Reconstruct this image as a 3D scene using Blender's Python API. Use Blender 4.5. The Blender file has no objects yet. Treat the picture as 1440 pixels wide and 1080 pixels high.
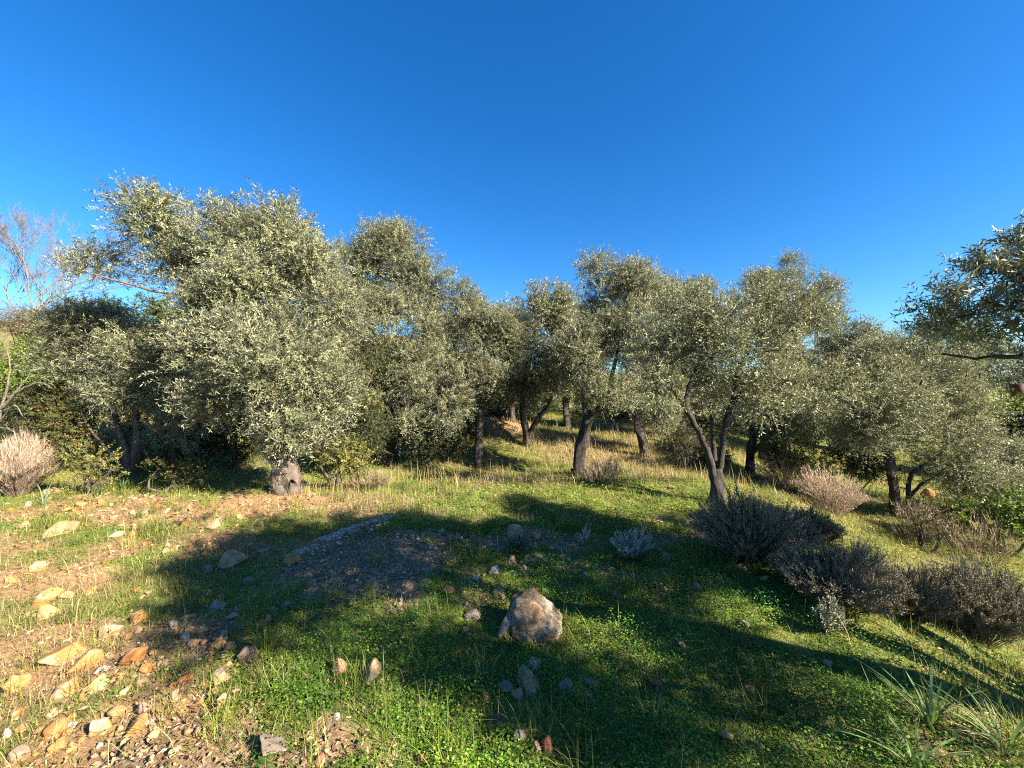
import bpy, math, random
import numpy as np

# ------------------------------------------------------------------ camera, sky, sun, exposure
C = bpy.context.scene
COL = C.collection
CAM_H = 1.6
F = 541.0                      # focal length in photo pixels (1440 wide), horizon at row 540
cd = bpy.data.cameras.new('camera')
cam = bpy.data.objects.new('camera', cd)
COL.objects.link(cam)
cam.location = (0, 0, CAM_H)
cam.rotation_euler = (math.radians(90), 0, 0)
cd.sensor_width = 36.0
cd.lens = 36.0 * F / 1440.0
cd.clip_start = 0.05
cd.clip_end = 2000
C.camera = cam

SUN_EL = math.radians(31)
SUN_AZ = np.array([0.86, -0.51])           # horizontal direction towards the sun (right and behind)
SUN_AZ = SUN_AZ / np.linalg.norm(SUN_AZ)
w = bpy.data.worlds.new('World')
C.world = w
w.use_nodes = True
nt = w.node_tree
sky = nt.nodes.new('ShaderNodeTexSky')
sky.sky_type = 'NISHITA'
sky.sun_disc = False
sky.sun_elevation = SUN_EL
sky.sun_rotation = math.atan2(SUN_AZ[0], SUN_AZ[1])
sky.altitude = 100
sky.air_density = 1.0
sky.dust_density = 0.3
sky.ozone_density = 3.0
hs = nt.nodes.new('ShaderNodeHueSaturation')
hs.inputs['Saturation'].default_value = 1.34
hs.inputs['Value'].default_value = 1.0
nt.links.new(sky.outputs[0], hs.inputs['Color'])
bg = nt.nodes['Background']
bg.inputs['Strength'].default_value = 0.050
mu = nt.nodes.new('ShaderNodeMix')
mu.data_type = 'RGBA'
mu.blend_type = 'MULTIPLY'
mu.inputs[0].default_value = 1.0
mu.inputs[7].default_value = (0.62, 0.87, 1.04, 1)
nt.links.new(hs.outputs[0], mu.inputs[6])
nt.links.new(mu.outputs[2], bg.inputs['Color'])

sd = bpy.data.lights.new('sun', 'SUN')
sd.energy = 5.0
sd.angle = math.radians(0.45)
sd.color = (1.0, 0.89, 0.73)
so = bpy.data.objects.new('sun', sd)
COL.objects.link(so)
from mathutils import Vector
sdir = Vector((SUN_AZ[0] * math.cos(SUN_EL), SUN_AZ[1] * math.cos(SUN_EL), math.sin(SUN_EL)))
so.rotation_euler = sdir.to_track_quat('Z', 'Y').to_euler()
so.location = (20, -12, 20)

C.view_settings.view_transform = 'Standard'
C.view_settings.look = 'None'
C.view_settings.gamma = 1.0
C.view_settings.exposure = 2.2
C.cycles.filter_width = 1.1
C.cycles.use_denoising = False
C.cycles.max_bounces = 6
C.cycles.diffuse_bounces = 3
C.cycles.transmission_bounces = 4

# ------------------------------------------------------------------ numeric helpers
RNG = np.random.default_rng(7)


def fbm(x, y, seed, octaves=3):
    r = np.random.default_rng(seed)
    out = np.zeros(np.broadcast(x, y).shape)
    amp, fr, tot = 1.0, 1.0, 0.0
    for _ in range(octaves):
        for _k in range(4):
            a = r.uniform(0, 2 * math.pi)
            f_ = fr * r.uniform(0.7, 1.4)
            ph = r.uniform(0, 2 * math.pi)
            out = out + amp * np.sin((x * math.cos(a) + y * math.sin(a)) * f_ * 2 + ph
                                     + 0.8 * np.sin((x * math.sin(a) - y * math.cos(a)) * f_ * 1.3 + ph * 2))
        tot += amp * 2.0
        amp *= 0.5
        fr *= 2.1
    return out / tot


def sstep(a, b, v):
    t = np.clip((v - a) / (b - a), 0, 1)
    return t * t * (3 - 2 * t)


def blob(x, y, cx, cy, rx, ry):
    return np.exp(-((x - cx) / rx) ** 2 - ((y - cy) / ry) ** 2)


def ridge_x(y):
    return 2.15 + 0.30 * (np.clip(y, -4, 14) - 1.9)


def height(x, y):
    x = np.asarray(x, float)
    y = np.asarray(y, float)
    h = 0.05 * fbm(x * 0.7, y * 0.7, 1, 2) + 0.018 * fbm(x * 3.2, y * 3.2, 2, 2)
    # lip of the little terrace and the strip below it
    lip = 6.25 + 0.10 * x + 0.25 * fbm(x * 0.8, y * 0.0, 5, 2)
    wl = sstep(-5.0, -2.8, x) * (1 - sstep(4.5, 7.5, x))
    drop = sstep(0.0, 0.7, y - lip) * (1 - sstep(2.2, 5.0, y - lip))
    h = h - 0.33 * drop * wl
    # gravel heap with its crest
    h = h + 0.13 * blob(x, y, -1.15, 3.55, 0.75, 0.55)
    ax, ay, bx, by = -2.0, 3.45, -1.33, 4.15
    t = np.clip(((x - ax) * (bx - ax) + (y - ay) * (by - ay)) / ((bx - ax) ** 2 + (by - ay) ** 2), 0, 1)
    d2 = (x - ax - t * (bx - ax)) ** 2 + (y - ay - t * (by - ay)) ** 2
    h = h + (0.07 + 0.10 * t) * np.exp(-d2 / 0.02)
    h = h + 0.08 * blob(x, y, 0.22, 4.1, 0.4, 0.25)
    # earth bank at the back
    h = h + 0.55 * blob(x, y, -0.9, 12.2, 1.7, 0.9)
    # slope up behind
    h = h + 0.10 * np.clip(y - 13, 0, 14) + 0.06 * np.clip(y - 40, 0, 120)
    # hill on the left
    h = h + 0.165 * np.clip(y - 6.5 + 0.1 * (x + 6), 0, 25) * (1 - sstep(-9, -5.0, x)) \
        + 0.06 * np.clip(-x - 7.5, 0, 30) * sstep(2, 6, y)
    # the bank that falls away to the right
    s = x - ridge_x(y)
    near = -0.95 * sstep(-0.25, 3.2, s) - 0.5 * sstep(2.5, 9, s)
    h = h + near * (1 - 0.85 * sstep(10, 20, y) * (1 - sstep(5, 14, x)))
    h = h - 0.10 * np.clip(y - 13, 0, 14) * sstep(6, 18, x)
    return h


DM = np.concatenate([np.arange(0.6, 4, .004), np.arange(4, 14, .01), np.arange(14, 80, .05)])


def gp(px, py):
    """where the line of sight through a photo pixel meets the ground"""
    dx, dz = (px - 720.0) / F, -(py - 540.0) / F
    hit = np.nonzero(CAM_H + dz * DM <= height(dx * DM, DM))[0]
    D = DM[hit[0]] if len(hit) else DM[-1]
    return np.array([dx * D, D, float(height(dx * D, D))])


def P(px, py, D):
    return np.array([(px - 720.0) / F * D, D, CAM_H - (py - 540.0) / F * D])


def masks(x, y):
    n1 = fbm(x * 0.9, y * 0.9, 11)
    n2 = fbm(x * 3.0, y * 3.0, 12)
    g = np.maximum.reduce([1.05 * blob(x, y, -1.15, 3.4, 1.1, 0.82), 0.5 * blob(x, y, -1.75, 2.45, 0.7, 0.5),
                           0.62 * blob(x, y, 0.35, 3.7, 1.0, 0.6), 0.35 * blob(x, y, -1.5, 1.6, 0.9, 0.5),
                           0.55 * blob(x, y, 2.0, 4.2, 0.7, 0.8)])
    gravel = sstep(0.33, 0.8, g + 0.34 * n2 + 0.14 * fbm(x * 9, y * 9, 13, 2))
    soil = sstep(0.45, 0.8, 0.95 * blob(x, y, -5.2, 4.9, 2.8, 0.75) + 0.8 * blob(x, y, -2.9, 5.2, 0.7, 0.5)
                 + 1.2 * blob(x, y, -0.9, 12.0, 1.6, 1.2)
                 + 0.35 * blob(x, y, 1.9, 1.9, 0.35, 0.5) + 0.80 * blob(x, y, -2.6, 2.1, 1.3, 0.85) + 0.66 * blob(x, y, -4.0, 3.6, 1.4, .7) + 0.6 * blob(x, y, -1.6, 1.5, .8, .45) + 0.38 * n2)
    s = x - ridge_x(y)
    dry = (0.24 + 0.45 * blob(x, y, -3.7, 3.2, 1.6, 0.8) + 0.65 * blob(x, y, -1.9, 5.2, 1.5, 0.7)
           + 0.7 * blob(x, y, 1.5, 6.6, 0.9, 0.5) + 0.7 * blob(x, y, 2, 10.5, 3, 2)
           + 0.5 * blob(x, y, -2.6, 2.0, 0.8, 0.6) + 0.35 * blob(x, y, -0.4, 5.8, 1.5, 0.5)
           - 0.7 * blob(x, y, 0.5, 2.3, 1.6, 1.3) - 0.6 * blob(x, y, 0.7, 5.2, 2.0, 0.8)
           - 0.9 * blob(x, y, -3.7, 5.65, 0.6, 0.3) + .5 * (1 - sstep(-10, -7, x)))
    dry = sstep(0.15, 0.95, dry + 0.45 * n1 + 0.2 * n2)
    bank = sstep(-0.35, 0.1, s) * (1 - sstep(7, 10, y))
    return gravel, soil, dry, bank


# ------------------------------------------------------------------ mesh building
class MB:
    """collects vertices, faces and a colour per vertex; build() links ONE mesh object"""
    def __init__(self):
        self.v, self.f4, self.f3, self.c, self.n = [], [], [], [], 0

    def add(self, v, f, c):
        v = np.asarray(v, np.float32).reshape(-1, 3)
        f = np.asarray(f, np.int64)
        c = np.asarray(c, np.float32)
        if c.ndim == 1:
            c = np.tile(c, (len(v), 1))
        self.v.append(v)
        self.c.append(c)
        (self.f4 if f.shape[1] == 4 else self.f3).append(f + self.n)
        self.n += len(v)

    def build(self, name, mat, parent=None, origin=(0, 0, 0), smooth=False):
        v = np.concatenate(self.v) - np.asarray(origin, np.float32)
        c = np.concatenate(self.c)
        f4 = np.concatenate(self.f4) if self.f4 else np.zeros((0, 4), np.int64)
        f3 = np.concatenate(self.f3) if self.f3 else np.zeros((0, 3), np.int64)
        me = bpy.data.meshes.new(name)
        me.vertices.add(len(v))
        me.vertices.foreach_set('co', v.astype(np.float32).ravel())
        me.loops.add(f4.size + f3.size)
        me.loops.foreach_set('vertex_index', np.concatenate([f4.ravel(), f3.ravel()]).astype(np.int32))
        me.polygons.add(len(f4) + len(f3))
        st = np.concatenate([np.arange(len(f4)) * 4, f4.size + np.arange(len(f3)) * 3]).astype(np.int32)
        me.polygons.foreach_set('loop_start', st)
        if smooth:
            me.polygons.foreach_set('use_smooth', np.ones(len(f4) + len(f3), bool))
        at = me.color_attributes.new('col', 'FLOAT_COLOR', 'POINT')
        at.data.foreach_set('color', np.concatenate([c, np.ones((len(c), 1), np.float32)], 1).ravel())
        me.update(calc_edges=True)
        me.materials.append(mat)
        o = bpy.data.objects.new(name, me)
        COL.objects.link(o)
        if parent is not None:
            o.parent = parent
        else:
            o.location = tuple(float(q) for q in origin)
        return o


def tag(o, label=None, cat=None, group=None, kind=None):
    if label:
        o['label'] = label
    if cat:
        o['category'] = cat
    if group:
        o['group'] = group
    if kind:
        o['kind'] = kind
    return o


def empty(name, loc):
    o = bpy.data.objects.new(name, None)
    o.empty_display_size = 0.2
    o.location = tuple(float(q) for q in loc)
    COL.objects.link(o)
    return o


def norm(v):
    return v / np.maximum(np.linalg.norm(v, axis=-1, keepdims=True), 1e-9)


def smooth_path(pts, rad, sub=4):
    pts, rad = np.asarray(pts, float), np.asarray(rad, float)
    n = len(pts)
    if n < 3:
        t = np.linspace(0, 1, sub + 1)[:, None]
        return pts[0] * (1 - t) + pts[-1] * t, np.interp(t[:, 0], [0, 1], [rad[0], rad[-1]])
    out, ro = [], []
    for i in range(n - 1):
        p0, p1, p2, p3 = pts[max(i - 1, 0)], pts[i], pts[i + 1], pts[min(i + 2, n - 1)]
        for k in range(sub):
            t = k / sub
            out.append(0.5 * ((2 * p1) + (-p0 + p2) * t + (2 * p0 - 5 * p1 + 4 * p2 - p3) * t * t
                              + (-p0 + 3 * p1 - 3 * p2 + p3) * t ** 3))
            ro.append(rad[i] * (1 - t) + rad[i + 1] * t)
    out.append(pts[-1])
    ro.append(rad[-1])
    return np.array(out), np.array(ro)


def tube(mb, pts, rad, sides, col, rough=0.0, rng=RNG):
    pts = np.asarray(pts, float)
    n = len(pts)
    tan = norm(np.gradient(pts, axis=0))
    ref = np.array([0.3, 0.9, 0.2]) if abs(tan[0][1]) < 0.8 else np.array([0.9, 0.1, 0.3])
    a = norm(np.cross(tan, ref))
    b = np.cross(tan, a)
    ang = np.arange(sides) / sides * 2 * math.pi
    R = np.asarray(rad, float)[:, None] * np.ones((1, sides))
    if rough:
        ph = rng.uniform(0, 6.28, 5)
        z = np.linspace(0, n * 0.5, n)[:, None]
        R = R * (1 + rough * (0.5 * np.sin(ang * 3 + ph[0] + z * 0.5) + 0.4 * np.sin(ang * 5 + ph[1] - z * 0.8)
                              + 0.35 * np.sin(ang * 2 + z * 1.7 + ph[2]) + 0.25 * np.sin(ang * 8 + ph[3] + z * 0.4)))
    v = pts[:, None, :] + R[:, :, None] * (np.cos(ang)[None, :, None] * a[:, None, :]
                                           + np.sin(ang)[None, :, None] * b[:, None, :])
    i = np.arange(n - 1)[:, None] * sides
    j = np.arange(sides)[None, :]
    k = (j + 1) % sides
    f = np.stack([i + j, i + k, i + sides + k, i + sides + j], -1).reshape(-1, 4)
    v = v.reshape(-1, 3)
    mb.add(v, f, col)
    # close the far end
    mb.add(np.vstack([v[-sides:], pts[-1:] + tan[-1] * rad[-1] * 0.6]),
           np.stack([j[0], k[0], np.full(sides, sides)], 1), col)


def leaves(mb, base, d, nrm, L, W, col, droop=0.12):
    """a diamond-shaped leaf at each base point"""
    wv = norm(np.cross(d, nrm))
    up = norm(np.cross(wv, d))
    L, W = np.asarray(L)[:, None], np.asarray(W)[:, None]
    mid = base + d * L * 0.48
    v = np.stack([base, mid + wv * W * 0.5 + up * W * 0.12, base + d * L - up * L * droop, mid - wv * W * 0.5 + up * W * 0.12], 1)
    n = len(base)
    f = np.arange(n * 4).reshape(n, 4)
    mb.add(v.reshape(-1, 3), f, np.repeat(col, 4, axis=0))


def blades(mb, base, L, W, lean, az, col, seg=2):
    """curved tapering grass blades"""
    n = len(base)
    d = np.stack([np.cos(az), np.sin(az), np.zeros(n)], 1)
    wv = np.stack([-np.sin(az), np.cos(az), np.zeros(n)], 1)
    rows = []
    for k in range(seg):
        t = k / seg
        c = base + d * (L * lean * t ** 1.7)[:, None] + np.array([0, 0, 1.0]) * (L * (t - 0.45 * lean * t * t))[:, None]
        hw = (W * 0.5 * (1 - 0.45 * t))[:, None]
        rows += [c - wv * hw, c + wv * hw]
    tip = base + d * (L * lean)[:, None] + np.array([0, 0, 1.0]) * (L * (1 - 0.45 * lean))[:, None]
    v = np.stack(rows + [tip], 1)
    m = 2 * seg + 1
    off = np.arange(n)[:, None] * m
    q = np.concatenate([off + np.array([[2 * k, 2 * k + 1, 2 * k + 3, 2 * k + 2]]) for k in range(seg - 1)]) if seg > 1 else None
    t3 = off + np.array([[2 * seg - 2, 2 * seg - 1, 2 * seg]])
    n0 = mb.n
    mb.v.append(v.reshape(-1, 3).astype(np.float32))
    mb.c.append(np.repeat(col, m, axis=0).astype(np.float32))
    if q is not None:
        mb.f4.append(q + n0)
    mb.f3.append(t3 + n0)
    mb.n += n * m


# ------------------------------------------------------------------ materials
def newmat(name):
    m = bpy.data.materials.new(name)
    m.use_nodes = True
    t = m.node_tree
    t.nodes.clear()
    out = t.nodes.new('ShaderNodeOutputMaterial')
    return m, t, out


def N(t, typ, **kw):
    n = t.nodes.new(typ)
    for k, v in kw.items():
        if k in n.inputs:
            n.inputs[k].default_value = v
        else:
            setattr(n, k, v)
    return n


def mixcol(t, fac, a, b, mode='MIX'):
    m = t.nodes.new('ShaderNodeMix')
    m.data_type = 'RGBA'
    m.blend_type = mode
    for sock, val in ((m.inputs[0], fac), (m.inputs[6], a), (m.inputs[7], b)):
        if isinstance(val, (int, float)):
            sock.default_value = val
        elif isinstance(val, tuple):
            sock.default_value = (*val, 1) if len(val) == 3 else val
        else:
            t.links.new(val, sock)
    return m.outputs[2]


def ramp(t, fac, stops):
    r = t.nodes.new('ShaderNodeValToRGB')
    e = r.color_ramp.elements
    while len(e) < len(stops):
        e.new(0.5)
    for i, (p, c) in enumerate(stops):
        e[i].position = p
        e[i].color = (*c, 1) if isinstance(c, tuple) else (c, c, c, 1)
    t.links.new(fac, r.inputs[0])
    return r.outputs[0]


def leaf_material(name, trans, rough, under=None):
    m, t, out = newmat(name)
    a = N(t, 'ShaderNodeAttribute', attribute_name='col')
    colr = a.outputs['Color']
    if under:                                   # a leaf's pale felted underside
        g = N(t, 'ShaderNodeNewGeometry')
        colr = mixcol(t, g.outputs['Backfacing'], colr, mixcol(t, 0.7, colr, under))
    p = N(t, 'ShaderNodeBsdfPrincipled', Roughness=rough)
    p.inputs['Specular IOR Level'].default_value = 0.27
    t.links.new(colr, p.inputs['Base Color'])
    tr = N(t, 'ShaderNodeBsdfTranslucent')
    t.links.new(mixcol(t, 1.0, colr, (1.0, 1.0, 0.55), 'MULTIPLY'), tr.inputs['Color'])
    mx = N(t, 'ShaderNodeMixShader')
    mx.inputs[0].default_value = trans
    t.links.new(p.outputs[0], mx.inputs[1])
    t.links.new(tr.outputs[0], mx.inputs[2])
    t.links.new(mx.outputs[0], out.inputs[0])
    return m


def bark_material(name):
    m, t, out = newmat(name)
    a = N(t, 'ShaderNodeAttribute', attribute_name='col')
    tc = N(t, 'ShaderNodeTexCoord')
    mp = N(t, 'ShaderNodeMapping')
    mp.inputs['Scale'].default_value = (1, 1, 0.35)
    t.links.new(tc.outputs['Object'], mp.inputs[0])
    n1 = N(t, 'ShaderNodeTexNoise', Scale=20.0, Detail=9.0, Roughness=0.72)
    t.links.new(mp.outputs[0], n1.inputs['Vector'])
    n2 = N(t, 'ShaderNodeTexNoise', Scale=9.0, Detail=5.0)
    t.links.new(tc.outputs['Object'], n2.inputs['Vector'])
    c = mixcol(t, ramp(t, n1.outputs[0], [(0.35, 0.0), (0.62, 1.0)]), mixcol(t, 1.0, a.outputs['Color'], (0.35, 0.33, 0.32), 'MULTIPLY'), a.outputs['Color'])
    c = mixcol(t, ramp(t, n2.outputs[0], [(0.56, 0.0), (0.70, 0.4)]), c, mixcol(t, 0.5, (0.17, 0.155, 0.125), a.outputs['Color']))
    p = N(t, 'ShaderNodeBsdfPrincipled', Roughness=0.9)
    t.links.new(c, p.inputs['Base Color'])
    b = N(t, 'ShaderNodeBump', Strength=1.0, Distance=0.05)
    t.links.new(n1.outputs[0], b.inputs['Height'])
    t.links.new(b.outputs[0], p.inputs['Normal'])
    t.links.new(p.outputs[0], out.inputs[0])
    return m


def stone_material(name, scale=9.0):
    m, t, out = newmat(name)
    oi = N(t, 'ShaderNodeObjectInfo')
    tc = N(t, 'ShaderNodeTexCoord')
    ad = N(t, 'ShaderNodeVectorMath', operation='ADD')
    t.links.new(tc.outputs['Object'], ad.inputs[0])
    t.links.new(oi.outputs['Random'], ad.inputs[1])
    n1 = N(t, 'ShaderNodeTexNoise', Scale=scale, Detail=8.0, Roughness=0.65)
    n2 = N(t, 'ShaderNodeTexNoise', Scale=scale * 5, Detail=6.0, Roughness=0.7)
    n3 = N(t, 'ShaderNodeTexNoise', Scale=scale * 0.8, Detail=4.0)
    v = N(t, 'ShaderNodeTexVoronoi', Scale=scale * 2.2)
    v.feature = 'DISTANCE_TO_EDGE'
    for q in (n1, n2, n3, v):
        t.links.new(ad.outputs[0], q.inputs['Vector'])
    base = oi.outputs['Color']
    c = mixcol(t, ramp(t, n1.outputs[0], [(0.32, 0.0), (0.7, 1.0)]), mixcol(t, 1.0, base, (0.62, 0.52, 0.42), 'MULTIPLY'), base)
    c = mixcol(t, ramp(t, n3.outputs[0], [(0.5, 0.0), (0.68, 0.5)]), c, mixcol(t, 0.5, base, (0.62, 0.56, 0.47)))
    c = mixcol(t, ramp(t, n2.outputs[0], [(0.30, 0.55), (0.46, 0.0)]), c, (0.10, 0.07, 0.05))
    p = N(t, 'ShaderNodeBsdfPrincipled', Roughness=0.88)
    t.links.new(c, p.inputs['Base Color'])
    hmix = mixcol(t, 0.45, n1.outputs[0], n2.outputs[0])
    b = N(t, 'ShaderNodeBump', Strength=0.85, Distance=0.018)
    t.links.new(hmix, b.inputs['Height'])
    t.links.new(b.outputs[0], p.inputs['Normal'])
    t.links.new(p.outputs[0], out.inputs[0])
    return m


def plain_material(name, rough=0.85):
    """colour from the mesh, broken up by a fine noise"""
    m, t, out = newmat(name)
    a = N(t, 'ShaderNodeAttribute', attribute_name='col')
    tc = N(t, 'ShaderNodeTexCoord')
    n1 = N(t, 'ShaderNodeTexNoise', Scale=14.0, Detail=6.0)
    t.links.new(tc.outputs['Object'], n1.inputs['Vector'])
    c = mixcol(t, ramp(t, n1.outputs[0], [(0.35, 0.0), (0.65, 1.0)]), mixcol(t, 1.0, a.outputs['Color'], (0.55, 0.5, 0.45), 'MULTIPLY'), a.outputs['Color'])
    p = N(t, 'ShaderNodeBsdfPrincipled', Roughness=rough)
    t.links.new(c, p.inputs['Base Color'])
    t.links.new(p.outputs[0], out.inputs[0])
    return m


def ground_material():
    m, t, out = newmat('ground')
    a = N(t, 'ShaderNodeAttribute', attribute_name='col')     # gravel, soil, dry
    sp = N(t, 'ShaderNodeSeparateColor')
    t.links.new(a.outputs['Color'], sp.inputs[0])
    tc = N(t, 'ShaderNodeTexCoord')
    ns = []
    for s_, d_ in ((3.0, 6.0), (24.0, 8.0), (90.0, 6.0)):
        n = N(t, 'ShaderNodeTexNoise', Scale=s_, Detail=d_, Roughness=0.65)
        t.links.new(tc.outputs['Object'], n.inputs['Vector'])
        ns.append(n.outputs[0])
    vo = N(t, 'ShaderNodeTexVoronoi', Scale=34.0)
    t.links.new(tc.outputs['Object'], vo.inputs['Vector'])
    green = ramp(t, ns[1], [(0.3, (0.085, 0.10, 0.02)), (0.55, (0.16, 0.18, 0.04)), (0.75, (0.25, 0.22, 0.085))])
    straw = ramp(t, ns[1], [(0.3, (0.09, 0.075, 0.035)), (0.55, (0.20, 0.155, 0.075)), (0.8, (0.32, 0.26, 0.13))])
    soil = ramp(t, ns[1], [(0.3, (0.14, 0.08, 0.04)), (0.55, (0.33, 0.20, 0.10)), (0.8, (0.45, 0.31, 0.175))])
    grav = mixcol(t, ramp(t, vo.outputs['Distance'], [(0.2, 0.0), (0.6, 1.0)]),
                  ramp(t, vo.outputs['Color'], [(0.2, (0.24, 0.17, 0.11)), (0.8, (0.44, 0.34, 0.24))]), (0.15, 0.105, 0.065))
    c = mixcol(t, sp.outputs[2], green, straw)
    c = mixcol(t, sp.outputs[1], c, soil)
    c = mixcol(t, sp.outputs[0], c, grav)
    p = N(t, 'ShaderNodeBsdfPrincipled', Roughness=0.95)
    p.inputs['Specular IOR Level'].default_value = 0.15
    t.links.new(c, p.inputs['Base Color'])
    b = N(t, 'ShaderNodeBump', Strength=1.0, Distance=0.03)
    t.links.new(mixcol(t, 0.5, ns[1], ns[2]), b.inputs['Height'])
    t.links.new(b.outputs[0], p.inputs['Normal'])
    t.links.new(p.outputs[0], out.inputs[0])
    return m


M_LEAF = leaf_material('olive_leaf', 0.14, 0.5, under=(0.37, 0.37, 0.265))
M_GREEN = leaf_material('green_leaf', 0.25, 0.5)
M_GRASS = leaf_material('grass_blade', 0.28, 0.6)
M_TWIG = leaf_material('dry_twig', 0.05, 0.85)
M_BARK = bark_material('olive_bark')
M_STONE = stone_material('field_stone')
def boulder_material():
    m, t, out = newmat('boulder_stone')
    tc = N(t, 'ShaderNodeTexCoord')
    ns = []
    for s_, d_, r_ in ((5.5, 7.0, .6), (13.0, 8.0, .7), (42.0, 9.0, .8), (3.0, 3.0, .5)):
        n = N(t, 'ShaderNodeTexNoise', Scale=s_, Detail=d_, Roughness=r_)
        t.links.new(tc.outputs['Object'], n.inputs['Vector'])
        ns.append(n.outputs[0])
    c = ramp(t, ns[0], [(.36, (.15, .085, .04)), (.46, (.28, .195, .11)), (.55, (.38, .32, .24)), (.66, (.50, .47, .42))])
    c = mixcol(t, ramp(t, ns[1], [(.50, 0.0), (.60, .85)]), c, (.13, .085, .045))
    c = mixcol(t, ramp(t, ns[3], [(.52, 0.0), (.62, .5)]), c, (.32, .17, .06))
    c = mixcol(t, ramp(t, ns[2], [(.40, .9), (.50, 0.0)]), c, (.05, .04, .03))
    p = N(t, 'ShaderNodeBsdfPrincipled', Roughness=.9)
    t.links.new(c, p.inputs['Base Color'])
    b = N(t, 'ShaderNodeBump', Strength=1.0, Distance=.03)
    t.links.new(mixcol(t, .5, ns[1], ns[2]), b.inputs['Height'])
    t.links.new(b.outputs[0], p.inputs['Normal'])
    t.links.new(p.outputs[0], out.inputs[0])
    return m


M_BOULDER = boulder_material()
M_PLAIN = plain_material('weathered_surface')
M_GRAVEL = plain_material('gravel_stone', 0.9)

# ------------------------------------------------------------------ the ground, one sheet
def axis(lo, a, b, hi, step, grow):
    mid = np.arange(a, b + step * 0.5, step)
    up, d, x = [], step, mid[-1]
    while x < hi:
        d *= grow
        x += d
        up.append(x)
    dn, d, x = [], step, mid[0]
    while x > lo:
        d *= grow
        x -= d
        dn.append(x)
    return np.array(dn[::-1] + list(mid) + up)


gx = axis(-260, -6.0, 6.5, 260, 0.045, 1.06)
gy = axis(-60, 0.6, 8.0, 320, 0.045, 1.055)
X, Y = np.meshgrid(gx, gy)
Z = height(X, Y)
mg, ms, md, mk = masks(X, Y)
Z = Z + (0.012 * mg + 0.006) * fbm(X * 14, Y * 14, 21, 2)
nx, ny = len(gx), len(gy)
ii = (np.arange(ny - 1)[:, None] * nx + np.arange(nx - 1)[None, :]).ravel()
gm = MB()
gm.add(np.stack([X, Y, Z], -1).reshape(-1, 3), np.stack([ii, ii + 1, ii + nx + 1, ii + nx], 1),
       np.stack([mg, ms, md], -1).reshape(-1, 3))
ground = gm.build('ground', ground_material(), smooth=True)
tag(ground, kind='structure')

# ------------------------------------------------------------------ trees
OLIVE = np.array([[0.115, 0.127, 0.066], [0.158, 0.17, 0.088], [0.225, 0.23, 0.122], [0.065, 0.076, 0.042]])
BARK = np.array([0.055, 0.043, 0.034])


def pick(rng, pal, n, jit=0.22):
    pal = np.asarray(pal)
    c = pal[rng.integers(0, len(pal), n)]
    return np.clip(c * rng.uniform(1 - jit, 1 + jit, (n, 1)), 0, 1)


def foliage(mb, rng, ctr, out, count, spread, L, leaf, pal, up=0.35, stem_col=(0.13, 0.11, 0.08), nodes=10):
    """sprays: short leafy shoots that grow from round each clump centre"""
    k = len(ctr)
    n = int(count)
    pw = spread ** 2
    ci = rng.choice(k, n, p=pw / pw.sum())
    off = rng.normal(0, 1, (n, 3))
    off = off / np.maximum(1, np.linalg.norm(off, axis=1, keepdims=True) / 1.6)
    base = ctr[ci] + off * spread[ci][:, None] * 0.52
    d = norm(0.55 * out[ci] + 0.6 * norm(off) + rng.normal(0, 0.45, (n, 3)) + np.array([0, 0, up]))
    ln = L * rng.uniform(0.55, 1.25, n)
    sag = rng.uniform(0.0, 1.0, n) ** 2 * 0.9
    # stems
    w_ = norm(np.cross(d, rng.normal(0, 1, (n, 3)))) * 0.0030
    tip = base + d * ln[:, None] - np.array([0, 0, 1.0]) * (sag * ln)[:, None] * 0.5
    sv = np.stack([base - w_, base + w_, tip], 1).reshape(-1, 3)
    mb.add(sv, np.arange(n * 3).reshape(n, 3), np.asarray(stem_col, float))
    # leaves in pairs, each pair turned by a right angle
    t = (np.arange(nodes) + 0.6) / nodes
    t = t[None, :] * np.ones((n, 1)) + rng.uniform(-0.03, 0.03, (n, nodes))
    pos = base[:, None] + d[:, None] * (ln[:, None] * t)[..., None]
    pos[..., 2] -= (sag * ln)[:, None] * 0.5 * t * t
    s0 = norm(np.cross(d, rng.normal(0, 1, (n, 3))))
    s1 = np.cross(d, s0)
    kk = np.arange(nodes) % 2
    side = np.where(kk[None, :, None] == 0, s0[:, None], s1[:, None])
    B, D_, Nn = [], [], []
    for sg in (-1, 1):
        ld = norm(d[:, None] * 0.62 + sg * side * 0.75 + rng.normal(0, 0.28, (n, nodes, 3)))
        B.append(pos)
        D_.append(ld)
        Nn.append(d[:, None] + rng.normal(0, 0.45, (n, nodes, 3)))
    B, D_, Nn = (np.stack(q).reshape(-1, 3) for q in (B, D_, Nn))
    m = len(B)
    dens_s = np.tile(np.repeat(rng.choice([.55, .85, .95], n, p=[.2, .3, .5]), nodes), 2)
    keep = rng.random(m) < dens_s
    B, D_, Nn = B[keep], D_[keep], Nn[keep]
    m = len(B)
    clump_tint = rng.uniform(0.75, 1.25, k)
    spray_col = pick(rng, pal, n) * clump_tint[ci][:, None]
    tint = np.tile(np.repeat(spray_col, nodes, axis=0), (2, 1))[keep]
    colr = np.clip(tint * rng.uniform(0.75, 1.25, (m, 1)), 0, 1)
    ssc = np.tile(np.repeat(rng.uniform(.7, 1.3, n), nodes), 2)[keep]
    ll = leaf[0] * rng.uniform(0.75, 1.15, m) * ssc
    leaves(mb, B, D_, norm(Nn), ll, leaf[1] * rng.uniform(0.8, 1.2, m) * ssc ** .5, colr)


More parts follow.
